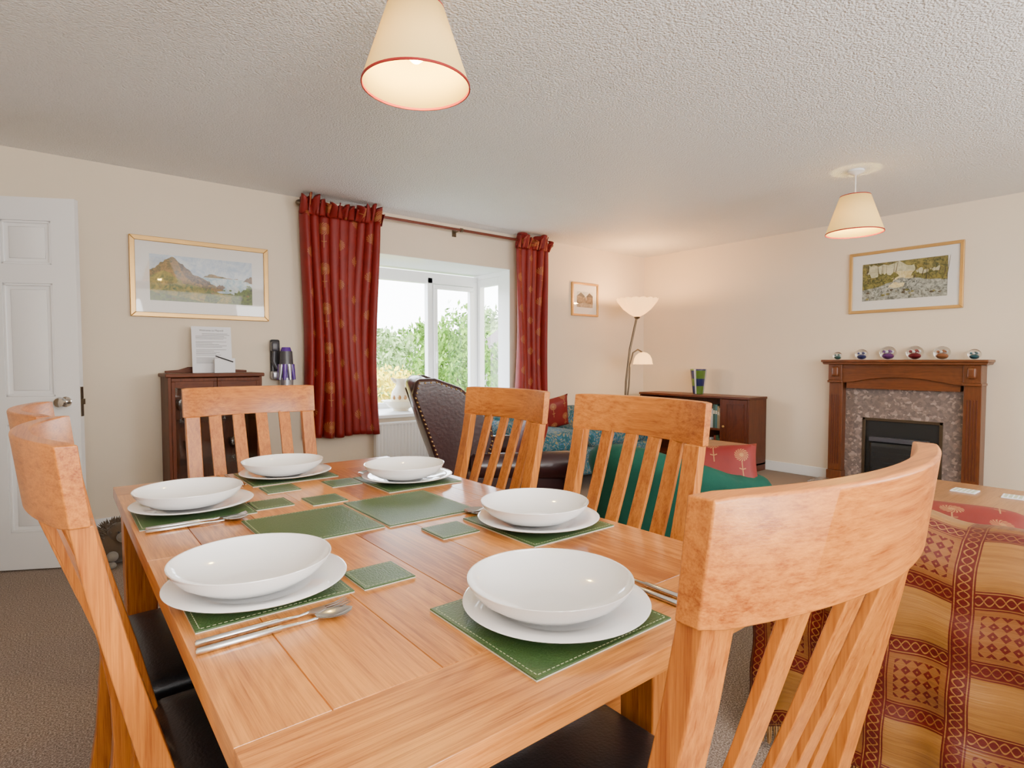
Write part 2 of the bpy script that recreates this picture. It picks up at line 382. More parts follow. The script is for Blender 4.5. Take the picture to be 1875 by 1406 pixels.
# door
door=bpy.data.objects.new('door_1',None); COL.objects.link(door); struct(door); place(door,(-.56,4.24,0.008),R(-28.2)); door['label']='white six panel door standing open'
b=MB(); W=.76; H=1.98; rows=[(.20,.78),(.93,1.53),(1.63,1.86)]; cols=[(.115,.35),(.41,.645)]
b.box(0,.115,-.018,.018,0,H); b.box(.645,W,-.018,.018,0,H); b.box(.35,.41,-.018,.018,0,H)
zz=[0,.20,.78,.93,1.53,1.63,1.86,H]
for k in range(0,8,2):
    for c in cols: b.box(c[0],c[1],-.018,.018,zz[k],zz[k+1])
b.build('door_leaf','white',door)
for r_ in rows:
    for c in cols:
        b=MB(); x0,x1=c; z0,z1=r_
        b.box(x0,x1,-.006,.006,z0,z1)
        for sg in (-1,1):
            m_=.03; y0=sg*.006; y1=sg*.014
            A=[(x0+m_,y0,z0+m_),(x1-m_,y0,z0+m_),(x1-m_,y0,z1-m_),(x0+m_,y0,z1-m_)]
            m2=.05; B=[(x0+m2,y1,z0+m2),(x1-m2,y1,z0+m2),(x1-m2,y1,z1-m2),(x0+m2,y1,z1-m2)]
            b.hexa(A,B)
            for (a0,a1,c0,c1) in ((x0,x1,z0,z0+.014),(x0,x1,z1-.014,z1),(x0,x0+.014,z0,z1),(x1-.014,x1,z0,z1)):
                b.box(a0,a1,min(sg*.006,sg*.015),max(sg*.006,sg*.015),c0,c1)
        b.build('door_panel','white',door,bevel=.004)
KP=[(.0,0),(.028,0),(.028,.006),(.012,.01),(.011,.035),(.026,.045),(.03,.06),(.024,.073),(.0,.078)]
for sg in (-1,1):
    b=MB(); b.T=Matrix.Translation((.695,sg*.018,.90))@Matrix.Rotation(R(-90)*sg,4,'X')
    b.lathe(KP,n=24); b.build('door_knob','chrome',door)
b=MB(); b.box(W,W+.003,-.012,.012,.82,.98); b.box(W+.003,W+.014,-.006,.006,.885,.915); b.build('latch_plate','bronze',door)
b=MB(); b.box(WW,WW+.015,3.35,3.42,0,2.1); b.box(WW,WW+.015,4.28,4.35,0,2.1); b.box(WW,WW+.015,3.42,4.28,2.03,2.1); struct(b.build('trim_1','white',bevel=.004))

# window bay
win=bpy.data.objects.new('window_1',None); COL.objects.link(win); struct(win); win['label']='white framed box bay window looking out on the garden'
BY=5.17
b=MB(); b.box(OX0-.08,OX1+.08,WY+.15,BY+.08,OZ1,OZ1+.15); b.build('bay_ceiling','upvc',win)
b=MB(); b.box(OX0,OX0+.004,WY+.002,WY+.15,OZ0,OZ1); b.box(OX1-.004,OX1,WY+.002,WY+.15,OZ0,OZ1); b.box(OX0,OX1,WY+.002,WY+.15,OZ1-.004,OZ1); b.build('reveal_lining','upvc',win)
b=MB(); b.box(OX0-.08,OX1+.08,WY+.15,BY+.08,-.3,OZ0-.04); b.build('bay_base','white',win)
b=MB(); b.box(OX0-.06,OX1+.06,WY-.05,WY,OZ0-.03,OZ0); b.box(OX0,OX1,WY,BY+.02,OZ0-.03,OZ0+.002); b.build('window_sill','white',win,bevel=.006)
def frame(b,x0,x1,z0,z1,w,d0,d1,ax='Y'):
    def bx(a0,a1,c0,c1):
        if ax=='Y': b.box(a0,a1,d0,d1,c0,c1)
        else: b.box(d0,d1,a0,a1,c0,c1)
    bx(x0,x1,z0,z0+w); bx(x0,x1,z1-w,z1); bx(x0,x0+w,z0+w,z1-w); bx(x1-w,x1,z0+w,z1-w)
b=MB(); frame(b,OX0,OX1,OZ0,OZ1-.02,.055,BY-.03,BY+.04)
for x in (2.36,3.03): b.box(x-.03,x+.03,BY-.03,BY+.04,OZ0+.055,OZ1-.07)
b.box(OX0+.05,OX1-.05,BY-.03,BY+.04,OZ1-.13,OZ1-.07)
for xx in (OX1,OX0-.06): frame(b,WY+.15,BY-.03,OZ0,OZ1,.05,xx,xx+.06,'X')
for xx in (OX1,OX0-.06): b.box(xx,xx+.06,BY-.03,BY+.04,OZ0,OZ1)
for xx in (OX1,OX0-.06): b.box(xx,xx+.06,WY+.2,BY-.08,OZ1-.13,OZ1-.05)
b.build('window_frame','upvc',win,bevel=.004)
def sash(x0,x1):
    b=MB(); frame(b,x0,x1,OZ0+.06,OZ1-.135,.045,BY-.045,BY+.01); o=b.build('sash','upvc',win,bevel=.006)
    b=MB(); b.box(x0+.04,x1-.04,BY-.02,BY-.016,OZ0+.1,OZ1-.175); b.build('pane','pane',o)
sash(3.065,3.56)
b=MB(); b.box(3.075,3.095,BY-.06,BY-.045,1.15,1.17); b.box(3.08,3.095,BY-.075,BY-.06,1.10,1.22); b.build('window_handle','upvc',win,bevel=.003)
boxes('pane','pane',win,[(2.05,2.33,BY,BY+.004,OZ0+.05,OZ1-.13),(2.39,3.0,BY,BY+.004,OZ0+.05,OZ1-.13),(OX1+.03,OX1+.034,WY+.2,BY-.08,OZ0+.05,OZ1-.13),(OX0-.03,OX0-.026,WY+.2,BY-.08,OZ0+.05,OZ1-.13)])

# ---------------------------------------------------------------- curtains
def curtain(x0,x1,label,ph):
    t=thing('curtain',label,'curtain',((x0+x1)/2,WY-.13,0),0,'red curtains at the bay window')
    w=x1-x0; k=9 if w>.5 else 6
    def fold(u,v):
        z=.52+v*(2.27-.52)
        uu=u+.022*math.sin(7*u+ph*3)+.012*math.sin(3.2*v+9*u+ph)
        amp=(.044-.008*v)*(.7+.45*math.sin(5.3*u+ph*2+1.5*v))
        y=amp*math.sin(2*PI*k*uu+ph)+.012*math.sin(2*PI*2.3*u+4*v+ph)
        ww=w*(1-.08*math.sin(PI*v)) 
        x=(u-.5)*ww+.014*math.cos(2*PI*k*uu+ph)+.012*math.sin(5*v+u*3)
        return (x,y,z+(.008*math.sin(11*u+ph)*(1-2*v) if v<.5 else 0))
    MB().grid(fold,k*16,44,w*1.6,1.75).build('drape','redfab',t,solid=.003,angle=180)
    def head(u,v):
        z=2.245+.105*v+.026*math.sin(2*PI*k*1.3*u+ph*2)*v
        y=(.022+.034*v)*math.sin(2*PI*(k*1.6)*u+ph+v*1.5)-.012
        return ((u-.5)*(w*1.05)+.018*math.sin(2*PI*k*2.6*u+v),y-.03*v,z+.022*math.sin(9*u+ph)*v)
    MB().grid(head,k*18,8,w*1.5,.12).build('ruffled_heading','redfab',t,solid=.003,angle=180)
    for q in range(5):
        xx=(q+.5)/5*w-w/2
        b=MB(); n=20
        b.loft([[(xx-.012,.026*math.cos(2*PI*i/n),2.325+.026*math.sin(2*PI*i/n)*1.2) for i in range(n)],[(xx+.012,.026*math.cos(2*PI*i/n),2.325+.026*math.sin(2*PI*i/n)*1.2) for i in range(n)]],cap=False)
        b.build('tab_loop','redfab',t,solid=.003)
curtain(1.49,2.13,'wide red curtain with gold medallions left of the bay window',.3)
curtain(3.60,4.00,'narrow red curtain with gold medallions right of the bay window',1.2)
t=thing('curtain_rod','dark red wooden curtain rod with bronze finials above the bay window','curtain rod',(2.77,WY-.13,2.325))
MB().tube([(-1.25,0,0),(1.25,0,0)],.013,16).build('pole','rodwood',t)
for sg in (-1,1):
    b=MB(); b.T=Matrix.Translation((sg*1.25,0,0))@Matrix.Rotation(R(90)*sg,4,'Y'); b.lathe([(.0,-.005),(.018,0),(.018,.01),(.010,.016),(.022,.03),(.026,.045),(.018,.062),(0,.07)],n=20); b.build('finial','bronze',t)
for xx in (-1.1,.18,1.1):
    b=MB(); b.tube([(xx,.128,-.0),(xx,.010,-.0)],.007,8); b.tube([(xx-.012,0,0),(xx+.012,0,0)],.019,16); b.box(xx-.02,xx+.02,.118,.13,-.04,.04); b.build('bracket','bronze',t)

# radiator
t=thing('radiator','white ribbed panel radiator under the bay window sill','radiator',(2.8,WY-.075,0))
b=MB(); prof=[]; n=44
for i in range(n):
    x=-.70+1.4*i/n
    prof+= [(x,-.03),(x+.012,-.042),(x+.020,-.042),(x+.0318,-.03)]
prof+=[(.70,-.03),(.70,.02),(-.70,.02)]
b.prism(prof,'Z',.12,.58); b.build('panel','white',t)
b=MB(); b.box(-.71,.71,-.045,.03,.58,.6); b.build('top_grille','white',t,bevel=.004)
MB().tube([(-.70,-.005,.17),(-.76,-.005,.17),(-.76,-.005,0)],.008,8).build('pipe','white',t)
MB().tube([(.70,-.005,.17),(.76,-.005,.17),(.76,-.005,0)],.008,8).build('pipe','white',t)
b=MB(); b.tube([(-.765,-.005,.15),(-.765,-.005,.24)],.017,14); b.build('valve','white',t)
boxes('wall_bracket','white',t,[(-.5,-.46,.015,.075,.2,.5),(.46,.5,.015,.075,.2,.5)])

# ---------------------------------------------------------------- dining table
TZ=.77; TX0,TX1,TY0,TY1=.12,.970,.43,1.97
t=thing('dining_table','orange oak dining table laid for six in the foreground','table',((TX0+TX1)/2,(TY0+TY1)/2,0))
hx=(TX1-TX0)/2; hy=(TY1-TY0)/2
b=MB(); g=.0004; ch=.0010
def plank(x0,x1,y0,y1,z0,z1,mi):
    b.mi=mi; b.p=random.random()
    c=ch
    b.loft([[(x0+g,y0+g,z0),(x1-g,y0+g,z0),(x1-g,y1-g,z0),(x0+g,y1-g,z0)],[(x0+g,y0+g,z1-c),(x1-g,y0+g,z1-c),(x1-g,y1-g,z1-c),(x0+g,y1-g,z1-c)],[(x0+g+c*.6,y0+g+c*.6,z1),(x1-g-c*.6,y0+g+c*.6,z1),(x1-g-c*.6,y1-g-c*.6,z1),(x0+g+c*.6,y1-g-c*.6,z1)]])
zt0=TZ-.03
plank(-hx,hx,-hy,-hy+.135,zt0,TZ,0); plank(-hx,hx,hy-.135,hy,zt0,TZ,0)
for (ya,yb) in ((-hy+.135,0),(0,hy-.135)):
    plank(-hx,-hx+.095,ya,yb,zt0,TZ,1); plank(hx-.095,hx,ya,yb,zt0,TZ,1)
    n=5; w=(2*hx-.19)/n
    for i in range(n): plank(-hx+.095+i*w,-hx+.095+(i+1)*w,ya,yb,zt0,TZ,1)
b.build('tabletop',['topX','topY'],t)
for (lx,ly) in ((.175,1.915),(.915,1.915),(.27,.66),(.855,.66)):
    cx=lx-(TX0+TX1)/2; cy=ly-(TY0+TY1)/2; b=MB()
    b.hexa([(cx-.033,cy-.033,0),(cx+.033,cy-.033,0),(cx+.033,cy+.033,0),(cx-.033,cy+.033,0)],[(cx-.04,cy-.04,zt0),(cx+.04,cy-.04,zt0),(cx+.04,cy+.04,zt0),(cx-.04,cy+.04,zt0)])
    b.build('leg','oakZ',t,bevel=.004)
boxes('end_apron','oakX',t,[(-hx+.09,hx-.09,y-.012,y+.012,zt0-.09,zt0) for y in (-hy+.20,hy-.055)],.002)
boxes('side_apron','oakY',t,[(sx*(hx-.07)-.012,sx*(hx-.07)+.012,-hy+.20,hy-.09,zt0-.09,zt0) for sx in (-1,1)],.002)

# ---------------------------------------------------------------- dining chairs
GRP='matching oak dining chairs around the table'
def make_chair(loc,rz,label):
    t=thing('dining_chair',label,'chair',loc,rz,GRP)
    b=MB(); b.soft((0,.01,.462),(.42,.39,.05),.022,12,puff=(0,0,.012)); b.build('seat','black',t)
    boxes('seat_frame','oakX',t,[(-.17,.17,.165,.187,.375,.44),(-.17,.17,-.197,-.177,.375,.44)],.003)
    boxes('side_rail','oakY',t,[(sx*.19-.011,sx*.19+.011,-.165,.16,.375,.44) for sx in (-1,1)],.003)
    for sx in (-1,1):
        b=MB(); cx=sx*.188; cy=.178
        b.hexa([(cx-.015,cy-.015,0),(cx+.015,cy-.015,0),(cx+.015,cy+.015,0),(cx-.015,cy+.015,0)],[(cx-.021,cy-.021,.438),(cx+.021,cy-.021,.438),(cx+.021,cy+.021,.438),(cx-.021,cy+.021,.438)])
        b.build('leg','oakZ',t,bevel=.003)
    sec=[(0,-.245,.036,.034),(.22,-.208,.038,.042),(.40,-.192,.042,.048),(.48,-.196,.044,.044),(.60,-.218,.045,.034),(.75,-.254,.045,.028),(.85,-.276,.045,.026),(.935,-.291,.045,.025)]
    for sx in (-1,1):
        b=MB(); rings=[]
        for z,y,w,d in sec:
            cx=sx*.1975; rings.append([(cx-w/2,y-d/2,z),(cx+w/2,y-d/2,z),(cx+w/2,y+d/2,z),(cx-w/2,y+d/2,z)])
        b.loft(rings); b.build('back_leg','oakZ',t,bevel=.0025,angle=50)
    b=MB(); rings=[]; N=24
    def cy(x): return -.292-.048*(1-(x/.225)**2)
    for i in range(N+1):
        x=-.226+.452*i/N; y=cy(x); th=.0105+.002*abs(x/.225)**3; e=.002 if i in (0,N) else 0
        rings.append([(x,y-th+e,.932+e),(x,y+th-e,.932+e),(x,y+th-.010-e,1.031-e),(x,y+th-.012,1.034-e),(x,y-th-.010,1.034-e),(x,y-th-.012+e,1.031-e)])
    b.loft(rings); b.build('top_rail','oakX',t,bevel=.0022,angle=40,seg=2)
    for k in range(4):
        x0=(-.117,-.039,.039,.117)[k]; b=MB(); rings=[]
        yt=cy(x0)+.002
        for z,f_ in ((.405,0),(.5,.04),(.6,.20),(.7,.43),(.8,.68),(.9,.91),(.94,1)):
            y0=-.192; y=y0+(yt-y0)*f_; w=.041; d=.010; x=x0*(1+.03*f_)
            rings.append([(x-w/2,y-d/2,z),(x+w/2,y-d/2,z),(x+w/2,y+d/2,z),(x-w/2,y+d/2,z)])
        b.loft(rings); b.build('slat','oakZ',t,bevel=.0015,angle=50)
    return t
ch0=make_chair((.590,.532,0),R(-1),'oak dining chair at the near end of the table, its curved rail closest to camera')
dup(ch0,(.310,1.055,0),R(-90),'oak dining chair on the left side of the table, nearer the camera')
dup(ch0,(.285,1.52,0),R(-90),'oak dining chair on the left side of the table, farther one beside the door')
dup(ch0,(.565,1.945,0),R(180),'oak dining chair at the far end of the table before the glazed cabinet')
dup(ch0,(.890,1.545,0),R(88),'oak dining chair on the right side in front of the leather wing chair')
dup(ch0,(.880,.985,0),R(86),'oak dining chair on the right side in front of the green tub armchair')

# ---------------------------------------------------------------- place settings
MT=TZ+.004
def placemat(name,x0,x1,y0,y1,label,grp,cat):
    t=thing(name,label,cat,((x0+x1)/2,(y0+y1)/2,TZ),0,grp); w=(x1-x0)/2; h=(y1-y0)/2
    b=MB(); b.box(-w,w,-h,h,0,.0018); b.build('backing','matback',t,bevel=.0005)
    b=MB(); b.box(-w,w,-h,h,.0018,.004); b.build('leather_top','greenmat',t,bevel=.001)
    b=MB(); q=.006; n=int(2*w/.0075)
    for sy in (-1,1):
        for i in range(n):
            x=-w+q+(2*w-2*q)*(i+.2)/n; b.box(x,x+.0042,sy*(h-q)-.0005,sy*(h-q)+.0005,.0039,.0043)
    n=int(2*h/.0075)
    for sx in (-1,1):
        for i in range(n):
            y=-h+q+(2*h-2*q)*(i+.2)/n; b.box(sx*(w-q)-.0005,sx*(w-q)+.0005,y,y+.0042,.0039,.0043)
    o=b.build('stitching','stitch',t); o['kind']='stuff'
def plate_mb():
    b=MB(); b.lathe([(0,0),(.075,0),(.08,.002),(.107,.009),(.131,.0140),(.1335,.0158),(.131,.0170),(.106,.0120),(.082,.006),(.076,.004),(0,.004)],n=72); return b
def bowl_mb():
    b=MB(); b.lathe([(0,0),(.045,0),(.050,.001),(.083,.010),(.106,.025),(.116,.038),(.1185,.0440),(.1182,.0450),(.1165,.0445),(.114,.0385),(.104,.027),(.080,.0145),(.053,.007),(.04,.005),(0,.0045)],n=72); return b
def spoon_mb():
    b=MB(); b.tube([(0,0,.004),(0,.002,.004),(0,.10,.0038),(0,.103,.0038),(0,.135,.003),(0,.15,.0035)],[.003,.0045,.0045,.0032,.0022,.0025],10)
    rings=[]
    for i in range(11):
        a=i/10; y=.148+.052*a; w=max(.0006,.0195*math.sin(PI*min(1,a*.9+.07))**.65) if i<10 else .0006; dz=-.006*math.sin(PI*a)
        rings.append([(w*math.cos(2*PI*k/12),y,.0065+dz*(1-abs(math.cos(2*PI*k/12)))+ (.0006 if k<6 else -.0006)) for k in range(12)])
    b.loft(rings); return b
def fork_mb():
    b=MB(); b.tube([(0,0,.004),(0,.002,.004),(0,.10,.0038),(0,.103,.0038),(0,.13,.0032),(0,.142,.0045)],[.003,.0045,.0045,.0032,.0022,.0025],10)
    rings=[]
    for y,w,z in ((.14,.003,.0045),(.15,.009,.004),(.16,.0115,.0035),(.168,.0118,.0035)):
        rings.append([(-w,y,z-.0007),(w,y,z-.0007),(w,y,z+.0009),(-w,y,z+.0009)])
    b.loft(rings)
    for k in range(4):
        x=(-1.5+k)*.0066
        b.loft([[(x-w,y,z-.0007),(x+w,y,z-.0007),(x+w,y,z+.0009),(x-w,y,z+.0009)] for y,w,z in ((.166,.0019,.0035),(.185,.0016,.0045),(.2,.0008,.0085))])
    return b
SET=[ # plate x,y, rot, mat rect, phrase
 (.553,.592,0,(.412,.660,.472,.706),'at the near end of the table'),
 (.243,.945,R(-90),(.135,.355,.836,1.08),'on the left side, nearer camera'),
 (.255,1.560,R(-90),(.130,.365,1.420,1.665),'on the left side, farther back'),
 (.552,1.815,R(180),(.430,.680,1.715,1.945),'at the far end of the table'),
 (.820,1.530,R(90),(.700,.935,1.410,1.655),'on the right side, farther back'),
 (.825,.940,R(90),(.712,.940,.822,1.070),'on the right side, nearer camera')]
P0=B0=F0=S0=None
for i,(px,py,rz,mr,ph) in enumerate(SET):
    placemat('placemat',*mr,'green leather placemat with cream stitching '+ph,'green placemats under the plates','placemat')
    def copyof(o,nm,loc,lab):
        c=o.copy(); COL.objects.link(c); c.location=loc; c.rotation_euler=(0,0,rz); c['label']=lab; return c
    lp='white dinner plate under a bowl '+ph; lb='white china pasta bowl on a plate '+ph
    bl=(px-.008,py+.004,MT+.0048)
    if i==0:
        P0=tag(place(plate_mb().build('dinner_plate','china'),(px,py,MT+.0006)),lp,'plate','white dinner plates'); 
        B0=tag(place(bowl_mb().build('bowl','china'),bl),lb,'bowl','white bowls on the plates')
    else:
        copyof(P0,'p',(px,py,MT+.0006),lp); copyof(B0,'b',bl,lb)
    def loc(lx,ly,z): 
        c,s=math.cos(rz),math.sin(rz); return (px+lx*c-ly*s,py+lx*s+ly*c,z)
    lf='stainless steel fork beside the plate '+ph; ls='stainless steel spoon beside the plate '+ph
    off=.002
    if i==0:
        F0=tag(place(fork_mb().build('fork','steel'),loc(.150,-.120,TZ+off-.0015),rz),lf,'fork','steel forks'); S0=tag(place(spoon_mb().build('spoon','steel'),loc(.173,-.125,TZ+off-.0015),rz),ls,'spoon','steel spoons')
    else:
        copyof(F0,'f',loc(.147,-.115,TZ+off-.0015),lf); copyof(S0,'s',loc(.170,-.118,TZ+off-.0015),ls)
placemat('serving_mat',.315,.548,1.125,1.360,'larger green leather mat in the table middle, left of the pair','green mats in the table middle','placemat')
placemat('serving_mat',.556,.785,1.118,1.375,'larger green leather mat in the table middle, right of the pair','green mats in the table middle','placemat')
for (x,y,l) in ((.414,.876,'green leather coaster nearest the camera, between the two closest settings'),(.645,1.017,'green leather coaster just right of the central serving mats'),(.535,1.445,'green leather coaster behind the joint of the serving mats'),(.413,1.485,'green leather coaster right of the far left placemat'),(.483,1.645,'green leather coaster in front of the far end placemat'),(.650,1.615,'green leather coaster beside the far right placemat')):
    placemat('coaster',x-.045,x+.045,y-.045,y+.045,l,'green leather coasters','coaster')

# ---------------------------------------------------------------- pictures
def pic_mats(spec): 
    out=[]
    for n,(a,b_,s) in spec.items():
        m,nt,b=newmat(n); f=noise(nt,objco(nt),s,8,.8,.6); lk(nt,ramp(nt,f,[(.41,a),(.59,b_)]),b.inputs['Base Color']); b.inputs['Roughness'].default_value=.4; out.append(m)
    return out
def picture(label,loc,rz,w,h,fw,mx,mz,art,mats,fm='goldframe'):
    t=thing('framed_picture',label,'picture',loc,rz)
    x0,x1,z0,z1=-w/2,w/2,0,h
    b=MB()
    for q in ([(x0,z0),(x1,z0),(x1-fw,z0+fw),(x0+fw,z0+fw)],[(x1,z0),(x1,z1),(x1-fw,z1-fw),(x1-fw,z0+fw)],[(x1,z1),(x0,z1),(x0+fw,z1-fw),(x1-fw,z1-fw)],[(x0,z1),(x0,z0),(x0+fw,z0+fw),(x0+fw,z1-fw)]):
        b.prism(q,'Y',-.028,-.002)
    b.build('frame',fm,t,bevel=.004)
    b=MB(); b.box(x0+fw*.8,x1-fw*.8,-.012,-.006,z0+fw*.8,z1-fw*.8); b.build('mount','mount',t)
    ax0,ax1,az0,az1=x0+fw+mx,x1-fw-mx,z0+fw+mz,z1-fw-mz
    b=MB()
    for li,(mi,pts) in enumerate(art):
        b.mi=mi; y=-.0125-.00007*li
        b.poly([(ax0+(ax1-ax0)*u,y,az0+(az1-az0)*v) for u,v in pts])
    b.build('artwork',mats,t)
    b=MB(); b.box(x0+fw,x1-fw,-.0230,-.0220,z0+fw,z1-fw); b.build('glass','picglass',t)
    return t
def jag(pts,rnd,amp=.012,n=4):
    out=[]
    for a,c in zip(pts,pts[1:]+pts[:1]):
        for k in range(n):
            f_=k/n; x=a[0]+(c[0]-a[0])*f_; y=a[1]+(c[1]-a[1])*f_
            if k and 0.01<x<.99 and .01<y<.99: x+=rnd.uniform(-amp,amp)*.5; y+=rnd.uniform(-amp,amp)*2
            out.append((min(1,max(0,x)),min(1,max(0,y))))
    return out
RJ=random.Random(21)
mats=pic_mats({'pic_sky':((.38,.50,.64),(.66,.73,.78),9),'pic_sea':((.24,.42,.52),(.62,.70,.70),26),'pic_hill':((.055,.055,.008),(.36,.19,.03),32),'pic_field':((.055,.10,.004),(.40,.30,.02),24),'pic_rock':((.020,.016,.010),(.24,.13,.05),50),'pic_bush':((.008,.030,.003),(.14,.22,.015),60)})
art=[(0,[(0,0),(1,0),(1,1),(0,1)]),(2,jag([(.50,.58),(.58,.66),(.70,.62),(.84,.60),(.86,.54),(.5,.52)],RJ)),(1,[(.35,.1),(1,.1),(1,.58),(.50,.58)]),
 (2,jag([(0,.2),(.5,.2),(.72,.30),(.66,.36),(.60,.42),(.52,.52),(.42,.60),(.34,.74),(.26,.88),(.20,.97),(.14,.90),(.06,.74),(0,.66)],RJ)),
 (4,jag([(.26,.88),(.34,.74),(.42,.60),(.52,.52),(.60,.42),(.52,.38),(.42,.44),(.34,.52),(.30,.66)],RJ)),
 (3,jag([(0,.5),(.12,.66),(.2,.6),(.3,.45),(.26,.3),(.0,.3)],RJ)),
 (3,jag([(0,0),(1,0),(1,.18),(.85,.24),(.7,.24),(.55,.32),(.4,.38),(.25,.42),(.1,.5),(0,.48)],RJ)),(5,jag([(.76,0),(1,0),(1,.40),(.95,.46),(.9,.34),(.85,.30),(.79,.18)],RJ,.02)),(5,jag([(0,.0),(.5,0),(.3,.1),(.1,.16),(0,.2)],RJ)),
 (5,jag([(.5,.02),(.62,.0),(.7,.14),(.6,.2),(.52,.16)],RJ,.02)),(4,jag([(.90,.54),(1,.50),(1,.66),(.95,.64)],RJ)),(4,jag([(.62,.34),(.70,.33),(.72,.40),(.66,.44)],RJ))]
for k in range(26):
    x=RJ.uniform(.02,.95); z=RJ.uniform(.02,.34); s=RJ.uniform(.008,.02)
    art.append((5 if k%3 else 2,[(x-s,z),(x,z-s*1.2),(x+s,z),(x+s*.5,z+s*1.6),(x-s*.6,z+s*1.4)]))
for k in range(8):
    x=RJ.uniform(.66,.93); z=RJ.uniform(.36,.5); art.append((0,[(x-.02,z),(x+.03,z-.006),(x+.02,z+.008)]))
picture('wide gold framed coastal headland painting above the glazed cabinet',(.838,WY,1.425),0,.876,.54,.032,.082,.082,art,mats)
mats=pic_mats({'river_sky':((.44,.42,.24),(.70,.66,.42),12),'river_tree':((.03,.04,.006),(.32,.26,.05),45),'river_water':((.07,.08,.07),(.52,.54,.46),45),'river_bank':((.05,.06,.008),(.30,.26,.05),45),'river_trunk':((.02,.018,.010),(.10,.07,.03),30),'river_sun':((.60,.46,.16),(.85,.75,.42),15)})
art=[(1,[(0,0),(1,0),(1,1),(0,1)]),(0,jag([(.05,.6),(.9,.6),(.95,.95),(.6,.85),(.45,1),(.2,.9),(.08,.98)],RJ,.03)),(5,jag([(.35,.5),(.6,.5),(.62,.7),(.4,.72)],RJ,.02)),(3,jag([(0,.3),(.35,.4),(.4,.55),(.2,.6),(0,.55)],RJ)),(3,jag([(.6,.5),(1,.5),(1,.66),(.75,.62)],RJ)),
 (2,jag([(0,0),(1,0),(1,.42),(.8,.45),(.62,.52),(.45,.55),(.35,.45),(.2,.36),(0,.3)],RJ)),(5,jag([(.3,.3),(.5,.32),(.52,.42),(.38,.44)],RJ))]
random.seed(3)
for k in range(24):
    x=random.random(); 
    if .40<x<.52: continue
    wv=.002+.004*random.random(); z0=.46+.12*random.random(); l=random.uniform(-.05,.05)
    art.append((4,[(x-wv,z0),(x+wv,z0),(x+l+wv*.4,1),(x+l-wv*.4,1)]))
    art.append((1,jag([(x+l-.06,.95),(x+l-.02,.70),(x+l+.06,.78),(x+l+.05,.98)],RJ,.02)) if k%2 else (3,jag([(x-.05,.56),(x,.72),(x+.06,.60)],RJ,.02)))
for k in range(18):
    x=random.uniform(.05,.95); z=random.uniform(.03,.34); s=random.uniform(.010,.028)
    art.append((4 if k%2 else 3,[(x-s,z),(x-s*.3,z-s*1.1),(x+s,z-.2*s),(x+s*.6,z+s),(x-s*.6,z+s)]))
picture('gold framed woodland river painting above the fireplace',(WX,1.78,1.556),R(-90),.85,.545,.026,.082,.082,art,mats)
mats=pic_mats({'street_sky':((.4,.45,.5),(.65,.65,.6),10),'street_house':((.07,.04,.025),(.3,.2,.12),40),'street_roof':((.02,.02,.025),(.09,.07,.07),40),'street_road':((.2,.16,.12),(.5,.4,.3),30)})
art=[(0,[(0,0),(1,0),(1,1),(0,1)]),(3,[(0,0),(1,0),(1,.35),(0,.35)]),(1,[(0,.2),(.45,.3),(.45,.75),(.2,.85),(0,.7)]),(2,[(0,.7),(.25,.95),(.5,.72),(.45,.62),(.2,.72)]),(1,[(.55,.3),(1,.2),(1,.7),(.8,.8),(.6,.65)]),(2,[(.55,.65),(.78,.95),(1,.75),(1,.62),(.8,.7)]),(1,[(.45,.32),(.56,.32),(.56,.6),(.5,.7),(.45,.6)])]
picture('small pale framed village street picture right of the narrow curtain',(4.69,WY,1.63),0,.42,.37,.022,.06,.075,art,mats)

# ---------------------------------------------------------------- pendants
def pendant(loc,label):
    x,y,zb=loc; t=thing('pendant_lamp',label,'ceiling lamp',(x,y,zb),0,'matching pendant lamps'); top=CH-zb
    b=MB(); b.lathe([(.0,top),(.05,top),(.052,top-.012),(.03,top-.024),(.012,top-.035),(0,top-.035)],n=24); b.build('ceiling_rose','white',t)
    b=MB(); b.tube([(0,0,top-.03),(0,0,.20)],.0035,8); b.build('cord','white',t)
    b=MB(); b.lathe([(.172,0),(.090,.245)],n=64); b.build('lamp_shade','shade',t,solid=.002)
    b=MB(); b.lathe([(.170,-.002),(.1742,-.002),(.1735,.005),(.169,.005),(.170,-.002)],n=64); b.build('shade_trim','redtrim',t)
    b=MB(); b.lathe([(.0885,.241),(.0925,.241),(.0915,.247),(.088,.247),(.0885,.241)],n=64); b.build('shade_trim','redtrim',t)
    b=MB(); b.lathe([(.0,.225),(.018,.225),(.02,.185),(.018,.165),(0,.165)],n=16)
    for k in range(3):
        a=2*PI*k/3; b.tube([(.02*math.cos(a),.02*math.sin(a),.2),(.09*math.cos(a),.09*math.sin(a),.24)],.0015,6)
    b.build('lamp_holder','white',t)
    b=MB(); b.lathe([(0,.165),(.013,.163),(.016,.145),(.028,.12),(.030,.105),(.024,.087),(.012,.077),(0,.075)],n=20); b.build('bulb','bulb',t)
    l=bpy.data.lights.new('bulb_light','POINT'); l.energy=14; l.color=(1,.70,.18); l.shadow_soft_size=.03
    o=bpy.data.objects.new('bulb_light',l); COL.objects.link(o); o.location=(x,y,zb+.04)
pendant((.934,1.665,2.012),'large looking cream pendant lamp with red trim directly above the dining table')
pendant((4.22,1.60,1.985),'smaller looking cream pendant lamp hanging before the fireplace wall')

